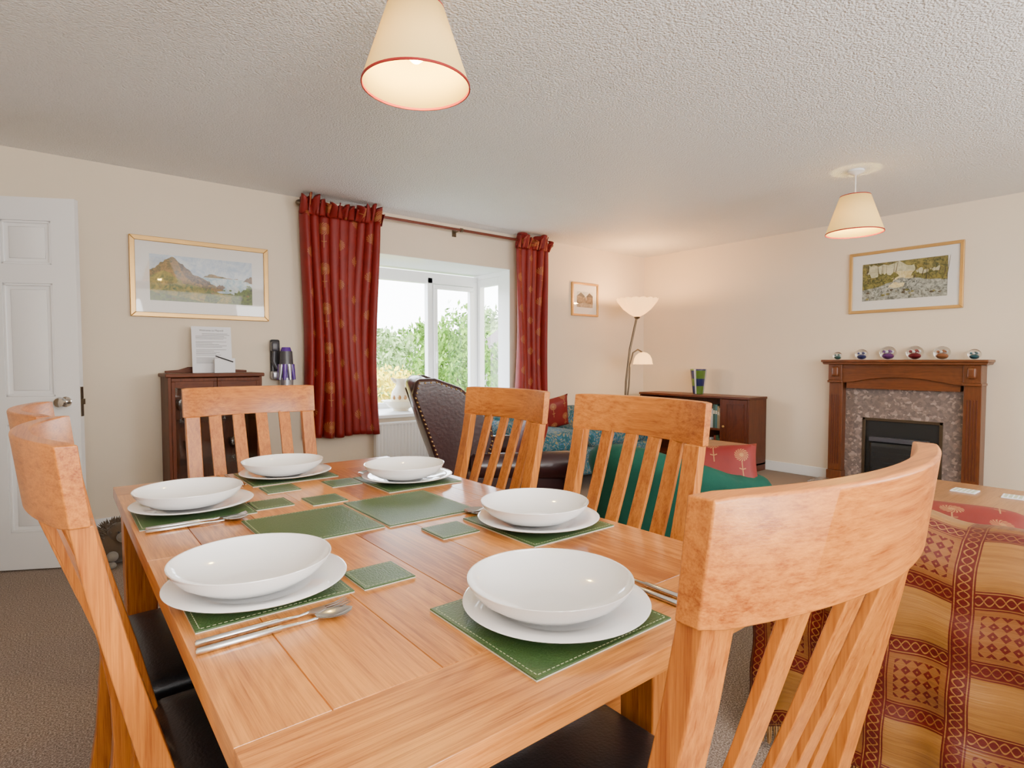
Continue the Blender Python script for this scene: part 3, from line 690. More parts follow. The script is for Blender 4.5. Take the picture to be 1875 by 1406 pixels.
# ---------------------------------------------------------------- glazed cabinet
t=thing('display_cabinet','dark wood glazed display cabinet standing left of the wide curtain','cabinet',(.845,WY-.19,0))
w=.285; d=.16
b=MB(); b.box(-w,-w+.018,-d,d,.12,1.02); b.box(w-.018,w,-d,d,.12,1.02); b.box(-w,w,d-.01,d,.12,1.02); b.box(-w,w,-d,d,.12,.16)
b.build('body','cabZ',t,bevel=.002)
b=MB(); b.box(-w-.015,w+.015,-d-.015,d,1.02,1.045); b.build('cabinet_top','cabX',t,bevel=.006)
b=MB(); b.prism([(-.26,1.045),(.26,1.045),(.26,1.06),(.18,1.065),(.12,1.085),(-.12,1.085),(-.18,1.065),(-.26,1.06)],'Y',d-.02,d-.002); b.build('gallery','cabX',t,bevel=.003)
for sg in (-1,1):
    dr=MB(); x0,x1=(-w+.018,-.001) if sg<0 else (.001,w-.018)
    frame(dr,x0,x1,.16,1.015,.022,-d-.005,-d+.015); o=dr.build('door','cabZ',t,bevel=.003)
    b=MB(); b.box(x0+.018,x1-.018,-d+.004,-d+.007,.18,.995); b.build('pane','thinglass',o)
    b=MB(); b.prism([(x0+.022,.955),((x0+x1)/2-.03,.94),((x0+x1)/2,.915),((x0+x1)/2+.03,.94),(x1-.022,.955),(x1-.022,.993),(x0+.022,.993)],'Y',-d-.002,-d+.003); b.build('carved_spandrel','cabX',o)
    b=MB(); b.sphere((sg*.016,-d-.012,.6),.008); b.build('knob','brass',o)
for z in (.44,.72):
    b=MB(); b.box(-w+.02,w-.02,-d+.02,d-.02,z,z+.006); b.build('glass_shelf','thinglass',t)
for sx in (-1,1):
    for sy in (-1,1):
        b=MB(); cx=sx*(w-.03); cy=sy*(d-.03); b.tube([(cx,cy,.12),(cx+sx*.01,cy+sy*.005,.06),(cx,cy,0)],[.024,.02,.012],10); b.build('leg','cabZ',t)
M['stem']=glassmat('stemware_glass',(.97,.98,.98),.35)
for i,(x,z) in enumerate(((-.19,.726),(-.09,.726),(.08,.726),(.19,.726),(-.15,.446),(.13,.446))):
    b=MB(); b.lathe([(0,0),(.03,0),(.03,.003),(.004,.008),(.004,.06),(.02,.075),(.032,.10),(.03,.14),(.029,.14),(.03,.10),(.018,.078),(0,.07)],n=20)
    tag(place(b.build('wine_glass','stem'),(.845+x,WY-.17,z)),'clear stemmed wine glass inside the glazed cabinet','glass','stemmed glasses inside the cabinet')
# notice
t=thing('notice_sheet','white printed welcome notice standing upright on the glazed cabinet','notice',(.86,WY-.155,1.0455)); 
def lean(p): return Vector((p.x,p.y+.10*p.z,p.z))
b=MB(); b.T=lean; b.box(-.125,.125,-.001,.001,0,.32); b.build('sheet','paper',t)
b=MB(); b.T=lean; random.seed(5); z=.27
for k in range(24):
    if k%6==5: z-=.010; continue
    L=random.uniform(.1,.2); xa=-.1 if k>1 else -.06
    b.box(xa,xa+L,-.0016,-.0012,z,z+.0022); z-=.0092
b.build('text_lines','ink',t)
def textmesh(s,size,loc,mat,parent,name='lettering',rot=(R(90),0,0)):
    cu=bpy.data.curves.new('txt','FONT'); cu.body=s; cu.size=size; cu.align_x='CENTER'; cu.extrude=.0002
    o=bpy.data.objects.new('txt',cu); COL.objects.link(o); bpy.context.view_layer.update()
    me=bpy.data.meshes.new_from_object(o.evaluated_get(bpy.context.evaluated_depsgraph_get())); bpy.data.objects.remove(o)
    me.materials.clear(); me.materials.append(M[mat]); q=bpy.data.objects.new(name,me); COL.objects.link(q); q.parent=parent; q.location=loc; q.rotation_euler=rot; return q
textmesh('Welcome to Maywill',.018,(0,.0265,.288),'ink',t,rot=(R(90)-.1,0,0))
t=thing('card_holder','small clear desk block with a pen leaning on it, before the notice','card holder',(.915,WY-.25,1.0455))
b=MB(); b.box(-.065,.065,-.01,.02,0,.10); b.build('card','paper',t,bevel=.002)
b=MB(); b.tube([(-.06,-.02,.115),(.05,-.02,.075)],.004,8); b.build('pen','darkplas',t)
b=MB(); b.box(-.07,.07,-.03,.03,-.0003,.004); b.build('base','thinglass',t)

# ---------------------------------------------------------------- vacuum
t=thing('vacuum_cleaner','purple and grey cordless vacuum cleaner docked on the wall by the curtain','vacuum cleaner',(1.325,WY,0))
b=MB(); b.soft((-.01,-.02,1.14),(.07,.04,.30),.015,8); b.build('wall_dock','darkplas',t)
def ctube(a,bb,r,name,mat,n=20): MB().tube([a,bb],r,n).build(name,mat,t)
ctube((.04,-.13,1.10),(.04,-.13,1.20),[.050,.044],'motor_body','greyplas')
ctube((.04,-.13,1.20),(.04,-.13,1.23),[.040,.030],'end_cap','purple')
for k in range(9):
    a=2*PI*k/9; MB().tube([(.04+.058*math.cos(a),-.13+.058*math.sin(a),.985),(.04+.040*math.cos(a),-.13+.040*math.sin(a),1.10)],[.011,.020],10).build('cyclone_cone','silver' if k%2 else 'purple',t)
ctube((.04,-.13,1.00),(.04,-.13,1.105),.042,'cyclone_core','purple')
ctube((.04,-.13,.90),(.04,-.13,1.0),.048,'dust_bin','silver')
ctube((.04,-.13,.885),(.04,-.13,.90),.051,'bin_ring','purple')
b=MB(); b.tube([(-.0,-.08,1.24),(-.03,-.075,1.22),(-.035,-.075,1.12),(-.01,-.08,1.07)],.014,12); b.build('handle','greyplas',t)
b=MB(); b.soft((-.03,-.08,1.235),(.05,.06,.07),.012,6); b.build('power_button_housing','greyplas',t)
b=MB(); b.soft((-.02,-.085,1.02),(.07,.07,.06),.012,6); b.build('battery','silver',t)
b=MB(); b.tube([(.04,-.13,.90),(.04,-.10,.5),(.04,-.10,.08)],.014,14); b.build('wand','purple',t)
b=MB(); b.soft((.04,-.12,.05),(.2,.1,.09),.03,8); b.build('floor_head','greyplas',t)

# ---------------------------------------------------------------- plush hedgehog
t=thing('soft_toy','brown plush hedgehog sitting on the carpet beside the open door','soft toy',(.25,3.86,0),R(10))
b=MB(); b.sphere((0,0,.115),.105,20,14,(1,.95,1.1)); b.sphere((0,-.05,.18),.062,16,10,(1,1,.9)); b.build('body','fur',t)
b=MB(); random.seed(2)
for k in range(460):
    z=random.uniform(-.7,1); a=random.uniform(0,2*PI); r=math.sqrt(1-z*z); n_=Vector((r*math.cos(a),r*math.sin(a),z))
    if n_.y<-.55 and z<.5: continue
    p=Vector((0,0,.125))+n_*.103; q=p+(n_+Vector((random.uniform(-.4,.4),random.uniform(-.4,.4),random.uniform(-.2,.5)))).normalized()*.032
    b.tube([p,q],[.007,.0005],4)
o=b.build('fur_tufts','fur',t); o['kind']='stuff'
b=MB(); b.sphere((0,-.110,.165),.036,14,10,(.9,1.3,.8)); b.build('muzzle','furgrey',t)
for (c_,r_,s_) in (((-.05,-.10,.065),.028,(1,1,1)),((.05,-.10,.065),.028,(1,1,1)),((-.055,-.10,.018),.022,(1,1.4,.8)),((.055,-.10,.018),.022,(1,1.4,.8))):
    b=MB(); b.sphere(c_,r_,sc=s_); b.build('paw','furgrey',t)
b=MB(); b.sphere((0,-.155,.17),.010); b.build('nose','black',t)
for x in (-.022,.022):
    b=MB(); b.sphere((x,-.116,.195),.006); b.build('eye','black',t)

# ---------------------------------------------------------------- jug and basin
t=thing('basin','cream china wash basin on the bay window sill','basin',(2.53,4.84,OZ0+.003))
b=MB(); b.lathe([(0,0),(.07,0),(.075,.015),(.12,.04),(.165,.085),(.18,.09),(.178,.094),(.16,.09),(.115,.048),(.07,.025),(0,.02)],n=40); b.build('bowl_body','jugcream',t)
t=thing('jug','cream flared jug with brown marks standing in the wash basin','jug',(2.53,4.84,OZ0+.0235))
b=MB(); b.lathe([(0,0),(.05,0),(.055,.012),(.085,.06),(.095,.11),(.08,.16),(.05,.2),(.045,.22),(.06,.26),(.07,.275),(.066,.275),(.04,.225),(.04,.2),(.07,.16),(.085,.11),(.05,.03),(0,.02)],n=32); b.build('jug_body','jugcream',t)
b=MB(); b.tube([(.06,0,.262),(.11,0,.27),(.145,0,.22),(.13,0,.14),(.09,0,.1)],[.008,.009,.009,.008,.007],10); b.build('jug_handle','jugcream',t)
b=MB(); b.tube([(-.055,0,.25),(-.085,0,.275),(-.10,0,.285)],[.02,.014,.006],10); b.build('spout','jugcream',t)
for a in (-2.2,-1.6,-2.8): 
    b=MB(); b.sphere((.088*math.cos(a),.088*math.sin(a),.105),.018,10,6,(1,1,1.2)); b.build('painted_flower','jugbrown',t)

# ---------------------------------------------------------------- wing chair
t=thing('wing_chair','oxblood leather wing armchair with brass studs behind the dining chairs','armchair',(2.10,2.76,0),R(-115))
def shear(p): return Vector((p.x,p.y-.32*max(0,p.z-.38),p.z-.04*max(0,(p.z-.6)/.5)))
b=MB(); b.soft((0,.0,.27),(.64,.62,.20),.04,10); b.build('seat_base','oxblood',t)
b=MB(); b.soft((0,.06,.43),(.52,.60,.14),.05,12,puff=(0,0,.02)); b.build('seat_cushion','oxblood',t)
b=MB()
def bk(p):
    q=shear(p); k=max(0,(p.z-.95)/.13); q.z-=.05*k*(p.x/.3)**2; return q
b.T=bk; b.soft((0,-.27,.70),(.60,.13,.76),.06,16,puff=(0,.03,0)); b.build('backrest','oxblood',t)
for sx in (-1,1):
    b=MB(); b.T=shear
    pr=[(-.34,.36),(-.10,.40),(-.06,.60),(.0,.70),(.02,.80),(-.01,.93),(-.08,1.02),(-.20,1.075),(-.30,1.07),(-.35,.98)]
    b.prism(pr,'X',sx*.30,sx*.365); b.build('wing','oxblood',t,bevel=.022,seg=4,angle=60)
    b=MB(); b.T=shear
    P_=[pr[k] for k in (0,9,8,7,6,5,4,3,2)]
    for a,c in zip(P_[:-1],P_[1:]):
        L=math.hypot(c[0]-a[0],c[1]-a[1]); n=max(1,int(L/.026))
        for i in range(n):
            f_=i/n; yy=(a[0]+(c[0]-a[0])*f_)*.93-.012; zz_=.72+((a[1]+(c[1]-a[1])*f_)-.72)*.93
            b.sphere((sx*.366,yy,zz_),.0055,8,5)
    o=b.build('stud_trim','brass',t); o['kind']='stuff'
    b=MB(); b.soft((sx*.35,.03,.36),(.10,.60,.38),.03,8); b.build('arm_panel','oxblood',t)
    b=MB(); pts=[(sx*.365,y,.555-.01*(y/.3)) for y in (-.24,-.22,0,.2,.31,.345)]
    b.tube(pts,[.05,.068,.072,.078,.082,.07],20); b.build('rolled_arm','oxblood',t)
    for y,l in ((.25,0),(-.26,0)):
        b=MB(); b.tube([(sx*.28,y,.18),(sx*.30,y+(.02 if y>0 else -.03),.09),(sx*.29,y+(.03 if y>0 else -.05),0)],[.03,.026,.017],10); b.build('leg','darkZ',t)
o=tag(pillow(.36,.34,.14).build('cushion','redcush'),'red and gold cushion on the leather wing chair','cushion'); o.location=(2.22,2.62,.67); o.rotation_euler=(R(-14),R(8),R(-115))

# ---------------------------------------------------------------- green tub chair
t=thing('tub_armchair','plain teal green tub armchair between the dining table and fireplace','armchair',(2.37,1.71,0),R(-94))
def ring_path(n=36):
    pts=[]
    for i in range(n+1):
        s=i/n
        if s<.27: f_=s/.27; pts.append((-.29,.32-.38*f_,0))
        elif s>.73: f_=(s-.73)/.27; pts.append((.29,-.06+.38*f_,0))
        else:
            a=PI+((s-.27)/.46)*PI; pts.append((.29*math.cos(a),-.06+.28*math.sin(a),0))
    return pts
b=MB(); rings=[]; pp=ring_path()
for i,(x,y,_) in enumerate(pp):
    a=Vector(pp[max(0,i-1)][:2]); c=Vector(pp[min(len(pp)-1,i+1)][:2]); tg=(c-a).normalized(); nm=Vector((tg.y,-tg.x))
    s=i/(len(pp)-1); hgt=.585+.155*max(0,math.sin(PI*s))**3; e=.75 if i in (0,len(pp)-1) else 1
    cr=.006*math.sin(i*2.1)
    r_=[]
    for (o_,z) in ((-.055,.12),(-.06,.4),(-.080,hgt-.13),(-.094,hgt-.07),(-.085,hgt-.025),(-.05,hgt-.004),(0,hgt),(.04,hgt-.008),(.07,hgt-.035),(.078,hgt-.08),(.06,hgt-.14),(.05,.4),(.05,.12)):
        r_.append((x+nm.x*(o_+cr*(z>.4))*e,y+nm.y*(o_+cr*(z>.4))*e,z if e==1 else .12+(z-.12)*.96))
    rings.append(r_)
b.loft(rings); b.build('curved_back','greenfab',t,angle=60)
b=MB(); b.soft((0,.02,.24),(.53,.58,.20),.05,10); b.build('seat_base','greenfab',t)
b=MB(); b.soft((0,.06,.40),(.48,.52,.14),.06,12,puff=(0,0,.02)); b.build('seat_cushion','greenfab',t)
for sx in (-1,1):
    for y in (-.2,.26):
        b=MB(); b.tube([(sx*.23,y,.15),(sx*.23,y,0)],[.025,.018],10); b.build('foot','darkZ',t)
o=tag(pillow(.40,.26,.13).build('cushion','redcush'),'red and gold cushion leaning in the green tub armchair','cushion'); o.location=(2.50,1.545,.600); o.rotation_euler=(R(-30),R(-4),R(-55))

# ---------------------------------------------------------------- teal sofa under window
t=thing('sofa','teal paisley two seat sofa standing against the window wall','sofa',(3.68,3.86,0),R(180))
b=MB(); b.soft((0,.0,.24),(1.66,.78,.24),.05,10); b.build('seat_base','paisley',t)
b=MB(); b.soft((0,-.32,.45),(1.6,.2,.42),.08,12,puff=(0,.02,.02)); b.build('backrest','paisley',t)
for sx in (-1,1):
    b=MB(); b.soft((sx*.40,.06,.43),(.76,.60,.16),.06,10,puff=(0,0,.02)); b.build('seat_cushion','paisley',t)
    b=MB(); b.soft((sx*.86,0,.32),(.16,.80,.40),.05,8); b.build('arm_panel','paisley',t)
    b=MB(); b.tube([(sx*.87,y,.54) for y in (-.38,-.36,0,.36,.40)],[.06,.09,.095,.10,.08],20); b.build('rolled_arm','paisley',t)
    for y in (-.3,.3):
        b=MB(); b.tube([(sx*.75,y,.14),(sx*.75,y,0)],.025,10); b.build('foot','darkZ',t)
for (x,y,z,rx,r,l) in ((3.66,3.98,.63,-15,165,'red cushion standing against the back of the teal sofa'),(4.10,3.70,.56,-65,190,'red cushion lying on the seat of the teal sofa')):
    o=tag(pillow(.36,.32,.13).build('cushion','redcush'),l,'cushion','red cushions on the teal sofa'); o.location=(x,y,z); o.rotation_euler=(R(rx),R(12),R(r))

# ---------------------------------------------------------------- gold sofa with throw
t=thing('sofa','gold upholstered sofa under a brocade throw at the right edge','sofa',(2.10,-.10,0),R(-90))
b=MB(); b.soft((0,.0,.24),(1.80,.84,.24),.05,10); b.build('seat_base','taupe',t)
b=MB(); b.soft((0,-.34,.43),(1.78,.20,.56),.08,12); b.build('backrest','taupe',t)
for sx in (-1,1):
    b=MB(); b.soft((sx*.42,.06,.40),(.82,.62,.13),.06,10,puff=(0,0,.02)); b.build('seat_cushion','taupe',t)
    b=MB(); b.soft((sx*.88,.05,.34),(.14,.80,.40),.06,8); b.build('arm','taupe',t)
    for y in (-.3,.3):
        b=MB(); b.tube([(sx*.75,y,.14),(sx*.75,y,0)],.025,10); b.build('foot','darkZ',t)
prof=[(-.498,.10),(-.482,.3),(-.475,.5),(-.468,.59),(-.455,.66),(-.42,.705),(-.36,.730),(-.30,.727),(-.245,.70),(-.225,.645),(-.215,.58),(-.20,.500),(-.10,.490),(.10,.500),(.2,.500)]
acc=[0]
for a,c in zip(prof[:-1],prof[1:]): acc.append(acc[-1]+math.hypot(c[0]-a[0],c[1]-a[1]))
def pat(s):
    s*=acc[-1]
    for i in range(len(acc)-1):
        if s<=acc[i+1]+1e-9:
            f_=(s-acc[i])/(acc[i+1]-acc[i]); return (prof[i][0]+(prof[i+1][0]-prof[i][0])*f_,prof[i][1]+(prof[i+1][1]-prof[i][1])*f_)
    return prof[-1]
t=thing('sofa_throw','gold throw with dark red brocade squares draped over the sofa back','throw',(2.10,-.10,0),R(-90))
def tf(u,v):
    y,z=pat(v); x=(u-.5)*1.92
    k=max(0,1-z/.72)
    if v<.5: y-=k*(.030+.024*math.sin(11*x+2+1.2*v)+.013*math.sin(27*x+1)+.006*math.sin(50*x))+.006+.005*math.sin(9*z*5+4*x)
    else: y+=.006*math.sin(19*x)
    z+=.007*math.sin(17*x)*(1 if v>.3 else 0)+.004*math.sin(37*x+9*v)
    if v<.4: z-=.5*max(0,abs(x)-.86)*(1-v*2.5)
    return (x,y,z)
MB().grid(tf,130,70,1.92,acc[-1]).build('cloth','throw',t,solid=.006,angle=180)
b=MB(); random.seed(4)
for i in range(260):
    u=i/259; p=Vector(tf(u,0)); b.tube([p+Vector((0,0,.01)),p+Vector((random.uniform(-.006,.006),random.uniform(-.006,.004),-.05))],[.0028,.0018],4)
o=b.build('fringe','taupe',t); o['kind']='stuff'
o=tag(pillow(.42,.40,.14).build('cushion','redcush'),'red dragonfly cushion lying behind the gold throw at right','cushion'); o.location=(2.30,.54,.556); o.rotation_euler=(R(-80),R(0),R(-75))

# ---------------------------------------------------------------- fireplace
t=thing('fireplace','carved wooden fireplace surround with pink grey marble on the right wall','fireplace',(WX,1.75,0),R(-90))
b=MB()
b.box(-.61,.61,-.21,-.002,1.115,1.137); b.prism([(-.595,1.095),(.595,1.095),(.605,1.115),(-.605,1.115)],'Y',-.195,-.002); b.build('mantel_shelf','fireX',t,bevel=.005)
b=MB()
arc=[(-.555,.93),(-.43,.93)]+[(-.43+.86*i/14,.925+.06*math.sin(PI*i/14)) for i in range(1,14)]+[(.43,.93),(.555,.93),(.555,1.095),(-.555,1.095)]
b.prism(arc,'Y',-.15,-.002); b.build('frieze','fireX',t,bevel=.004)
b=MB(); b.prism([(-.42,.88),(.42,.88),(.42,.945)]+[(.42-.84*i/14,.925+.055*math.sin(PI*i/14)+.01) for i in range(1,14)]+[(-.42,.945)],'Y',-.12,-.002); b.build('arch_panel','fireX',t)
for sx in (-1,1):
    b=MB(); x0=min(sx*.445,sx*.56); b.box(x0,x0+.115,-.14,-.002,.12,.93); b.box(x0-.008,x0+.123,-.152,-.002,0,.12)
    b.box(x0-.006,x0+.121,-.17,-.002,.93,.95); b.box(x0,x0+.115,-.165,-.002,.95,1.095)
    b.build('pilaster','fireZ',t,bevel=.004)
    boxes('fluting','darkZ',t,[(x0+.022+k*.02,x0+.031+k*.02,-.1445,-.139,.18,.82) for k in range(4)],.003)
    b=MB(); b.soft((sx*.5,-.17,1.03),(.06,.03,.09),.012,6); b.build('carved_block','fireZ',t)
boxes('marble_panel','marble',t,[(-.445,-.30,-.06,-.002,0,.88),(.30,.445,-.06,-.002,0,.88),(-.30,.30,-.06,-.002,.62,.88)])
b=MB(); b.box(-.62,.62,-.42,-.155,0,.04); b.build('hearth','marble',t,bevel=.006)
b=MB(); b.box(-.30,-.275,-.068,-.05,.04,.62); b.box(.275,.30,-.068,-.05,.04,.62); b.box(-.30,.30,-.068,-.05,.595,.62); b.build('metal_trim','bronze',t,bevel=.003)
b=MB(); b.box(-.275,.275,-.05,-.01,.03,.6); b.build('firebox','soot',t)
b=MB(); b.soft((0,-.08,.24),(.44,.10,.36),.03,8); b.build('gas_fire','soot',t)
b=MB(); b.box(-.22,.22,-.14,-.09,.42,.46); b.build('fire_hood','greyplas',t,bevel=.004)
boxes('fire_bar','soot',t,[(-.19,.19,-.136,-.125,.09+k*.045,.105+k*.045) for k in range(7)])
cols=[(.03,.20,.20),(.06,.08,.30),(.28,.07,.38),(.40,.03,.05),(.60,.22,.08),(.03,.16,.20)]
nms=['teal','dark blue','purple','red white','orange','dark green']
for i,px in enumerate((1533,1577,1625,1674,1724,1783)):
    r=(px-937.5)/1048; x=5.63; k=x/(.6239+.7815*r); y=k*(.7815-.6239*r)
    rad=(.038,.050,.062,.062,.058,.044)[i]
    t=thing('paperweight',nms[i]+' glass paperweight on the mantel, '+['first','second','third','fourth','fifth','sixth'][i]+' from the left','paperweight',(x,y,1.1375),0,'glass paperweights on the mantel')
    b=MB(); b.sphere((0,0,rad*.93),rad,28,18,(1,1,.93)); b.build('glass_ball','ball',t)
    cm=plain('core_%d'%i,cols[i],.4,var=.4)
    b=MB(); b.sphere((0,0,rad*.62),rad*.55,16,8,(1,1,.55)); b.build('coloured_core',cm,t)
    for k in range(6): 
        a=2*PI*k/6; b=MB(); b.sphere((rad*.38*math.cos(a),rad*.38*math.sin(a),rad*1.05),rad*.16,10,6); b.build('glass_bubble','white' if k%2 else cm,t)

# ---------------------------------------------------------------- low bookcase
BC=3.645
t=thing('bookcase','low dark wood bookcase with cupboard in the corner under the floor lamp','bookcase',(5.555,BC,0),R(-90))
w=.68; d=.17; DV=.36
b=MB(); b.box(-w-.01,w+.01,-d-.01,d,.735,.76); b.build('top_board','darkX',t,bevel=.005)
b=MB(); b.box(-w,-w+.02,-d,d,.06,.735); b.box(w-.02,w,-d,d,.06,.735); b.box(DV,DV+.02,-d,d,.06,.735); b.box(-w,w,d-.012,d,.06,.735); b.box(-w,w,-d+.01,d,0,.08); b.build('carcass','darkZ',t,bevel=.002)
for z in (.08,.40):
    b=MB(); b.box(-w+.02,DV,-d+.005,d-.012,z,z+.02); b.build('shelf','darkX',t,bevel=.002)
b=MB(); b.box(DV+.022,w-.022,-d-.004,-d+.014,.085,.73); o=b.build('cupboard_door','darkZ',t,bevel=.003)
b=MB(); b.sphere((DV+.05,-d-.018,.45),.014); b.build('knob','brass',o)
b=MB(); frame(b,DV+.075,w-.05,.13,.69,.012,-d-.010,-d-.003); b.build('moulding','darkZ',o)
random.seed(9); bc=[(.04,.09,.07),(.06,.16,.18),(.42,.38,.30),(.20,.03,.025),(.03,.05,.12),(.30,.25,.15),(.05,.12,.06),(.5,.5,.5)]
bm_=[plain('book_cover_%d'%i,c,.5) for i,c in enumerate(bc)]
cn=['dark green','teal','cream','dark red','navy','tan','bottle green','pale grey']
def book(x,z,wd,h,ci,label,grp):
    t=thing('book',label,'book',(5.43,BC-x,z),R(-90),grp); dp=.13
    b=MB(); b.prism([(-wd/2,dp),(-wd/2,0),(wd/2,0),(wd/2,dp),(wd/2-.002,dp),(wd/2-.002,.002),(-wd/2+.002,.002),(-wd/2+.002,dp)],'Z',0,h); b.build('cover',bm_[ci],t)
    b=MB(); b.box(-wd/2+.002,wd/2-.002,.002,dp-.004,.003,h-.004); b.build('pages','paper',t)
    b=MB(); b.box(-wd/2+.003,wd/2-.003,-.0006,0,h*.6,h*.75); b.build('spine_label','matback',t)
ords=['first','second','third','fourth','fifth','sixth','seventh','eighth','ninth','tenth']
for zs,sh in ((.42,'upper'),(.10,'lower')):
    xs=DV-.008
    for k in range(9):
        wd=random.uniform(.018,.034); h=random.uniform(.19,.25); xs-=wd/2+.001; ci=random.randrange(8)
        book(xs,zs,wd,h,ci,cn[ci]+' book, '+ords[k]+' from the cupboard side on the '+sh+' shelf','books on the '+sh+' shelf'); xs-=wd/2
# glass vase
r=(1279-937.5)/1048; x=5.55; k=x/(.6239+.7815*r); vy=k*(.7815-.6239*r)
t=thing('vase','square patterned blue green and white glass vase on the low bookcase','vase',(x,vy,.7605))
vm=[plain('vase_blue',(.010,.018,.10),.12,coat=.4),plain('vase_white',(.50,.52,.56),.12,coat=.4),plain('vase_green',(.09,.17,.025),.12,coat=.4)]
b=MB(); n=24; pr=[(.048,0),(.056,.004),(.066,.09),(.076,.17),(.086,.26),(.088,.275)]
V=[[b.v((q*math.cos(2*PI*k_/n),q*math.sin(2*PI*k_/n),z)) for k_ in range(n)] for q,z in pr]
for j in range(len(pr)-1):
    for i in range(n):
        b.mi=0 if (j in (0,)) else (1 if i%6==0 else ((0,2)[(i//6+j)%2]))
        b.f([V[j][i],V[j][(i+1)%n],V[j+1][(i+1)%n],V[j+1][i]])
b.mi=0; b.f(V[0][::-1]); b.build('vase_body',vm,t,solid=.004)

# ---------------------------------------------------------------- floor lamp
t=thing('floor_lamp','lit bronze floor lamp with alabaster uplighter and reading arm in the corner','floor lamp',(4.90,4.13,0))
b=MB(); b.lathe([(0,0),(.14,0),(.14,.012),(.10,.024),(.03,.035),(.014,.06),(0,.06)],n=32); b.build('base','bronze',t)
b=MB(); b.tube([(0,0,.04),(-.01,.01,.5),(.0,.0,.9),(.035,-.02,1.25),(.085,-.05,1.52),(.105,-.06,1.62)],.012,12); b.build('pole','bronze',t)
def ribbed(prof,c,n=96,k=16,amp=.035):
    b=MB(); rings=[]
    for r_,z in prof:
        rings.append([(c[0]+r_*(1+amp*abs(math.sin(k*PI*i/n))*min(1,r_*8))*math.cos(2*PI*i/n),c[1]+r_*(1+amp*abs(math.sin(k*PI*i/n))*min(1,r_*8))*math.sin(2*PI*i/n),z+.010*abs(math.sin(k*PI*i/n))*min(1,(r_*5)**3)) for i in range(n)])
    b.loft(rings,cap=False); return b
ribbed([(.001,1.605),(.03,1.61),(.08,1.638),(.14,1.688),(.20,1.762),(.212,1.795),(.207,1.797),(.195,1.768),(.135,1.695),(.075,1.645),(.001,1.62)],(.105,-.06),amp=.08).build('uplight_bowl','uplight',t)
b=MB(); b.lathe([(0,1.58),(.025,1.59),(.035,1.608),(0,1.61)],c=(.105,-.06,0),n=20); b.build('shade_cup','bronze',t)
b=MB(); b.tube([(-.005,.005,.55),(.03,-.015,.85),(.035,-.025,1.08),(.06,-.045,1.215),(.105,-.075,1.25),(.15,-.10,1.22)],.009,10); b.build('reading_arm','bronze',t)
ribbed([(.012,1.222),(.045,1.212),(.075,1.185),(.092,1.145),(.100,1.10),(.104,1.088),(.101,1.087),(.096,1.10),(.088,1.145),(.07,1.18),(.04,1.205),(.012,1.214)],(.155,-.105),64,12,.06).build('reading_shade','uplight',t)
b=MB(); b.sphere((.155,-.105,1.13),.022); b.build('bulb','bulb',t)
for (p,e,c_) in (((5.005,4.07,1.79),38,(1,.52,.20)),((5.055,4.025,1.09),7,(1,.62,.28))):
    l=bpy.data.lights.new('lamp_light','POINT'); l.energy=e; l.color=c_; l.shadow_soft_size=.05; o=bpy.data.objects.new('lamp_light',l); COL.objects.link(o); o.location=p

# ---------------------------------------------------------------- coffee table, side table
t=thing('coffee_table','oak coffee table in front of the fireplace at the right edge','table',(3.40,.55,0))
b=MB(); b.p=.5; b.box(-.36,.36,-.62,.62,.45,.48); b.build('tabletop','pineX',t,bevel=.006)
boxes('apron','pineX',t,[(-.32,.32,-.58,-.56,.37,.45),(-.32,.32,.56,.58,.37,.45),(-.33,-.31,-.58,.58,.37,.45),(.31,.33,-.58,.58,.37,.45)])
for sx in (-1,1):
    for sy in (-1,1):
        b=MB(); b.box(sx*.32-.03,sx*.32+.03,sy*.57-.03,sy*.57+.03,0,.45); b.build('leg','pineX',t,bevel=.004)
b=MB(); b.box(-.30,.30,-.55,.55,.14,.16); b.build('lower_shelf','pineX',t)
for i,(x,y,l) in enumerate(((3.52,.80,'white patterned coaster on the coffee table, middle of three'),(3.54,.61,'white patterned coaster on the coffee table, farthest right'),(3.54,1.00,'white patterned coaster on the coffee table, nearest the dining chair'))):
    t=thing('coaster',l,'coaster',(x,y,.4805),R(5*i),'white coasters on the coffee table')
    b=MB(); b.box(-.05,.05,-.05,.05,0,.005); b.build('tile','paper',t,bevel=.001)
    b=MB()
    for a in range(5):
        for c in range(5): b.box(-.042+a*.018,-.030+a*.018,-.042+c*.018,-.030+c*.018,.005,.0054)
    o=b.build('printed_grid','stitch',t)
t=thing('side_table','small square oak side table before the low bookcase','table',(4.20,2.62,0))
b=MB(); b.box(-.2,.2,-.2,.2,.43,.45); b.build('tabletop','pineX',t,bevel=.004)
b=MB(); b.box(-.17,.17,-.17,.17,.38,.43); b.build('apron','pineX',t)
for sx in (-1,1):
    for sy in (-1,1):
        b=MB(); b.box(sx*.165-.017,sx*.165+.017,sy*.165-.017,sy*.165+.017,0,.43); b.build('leg','pineX',t,bevel=.003)

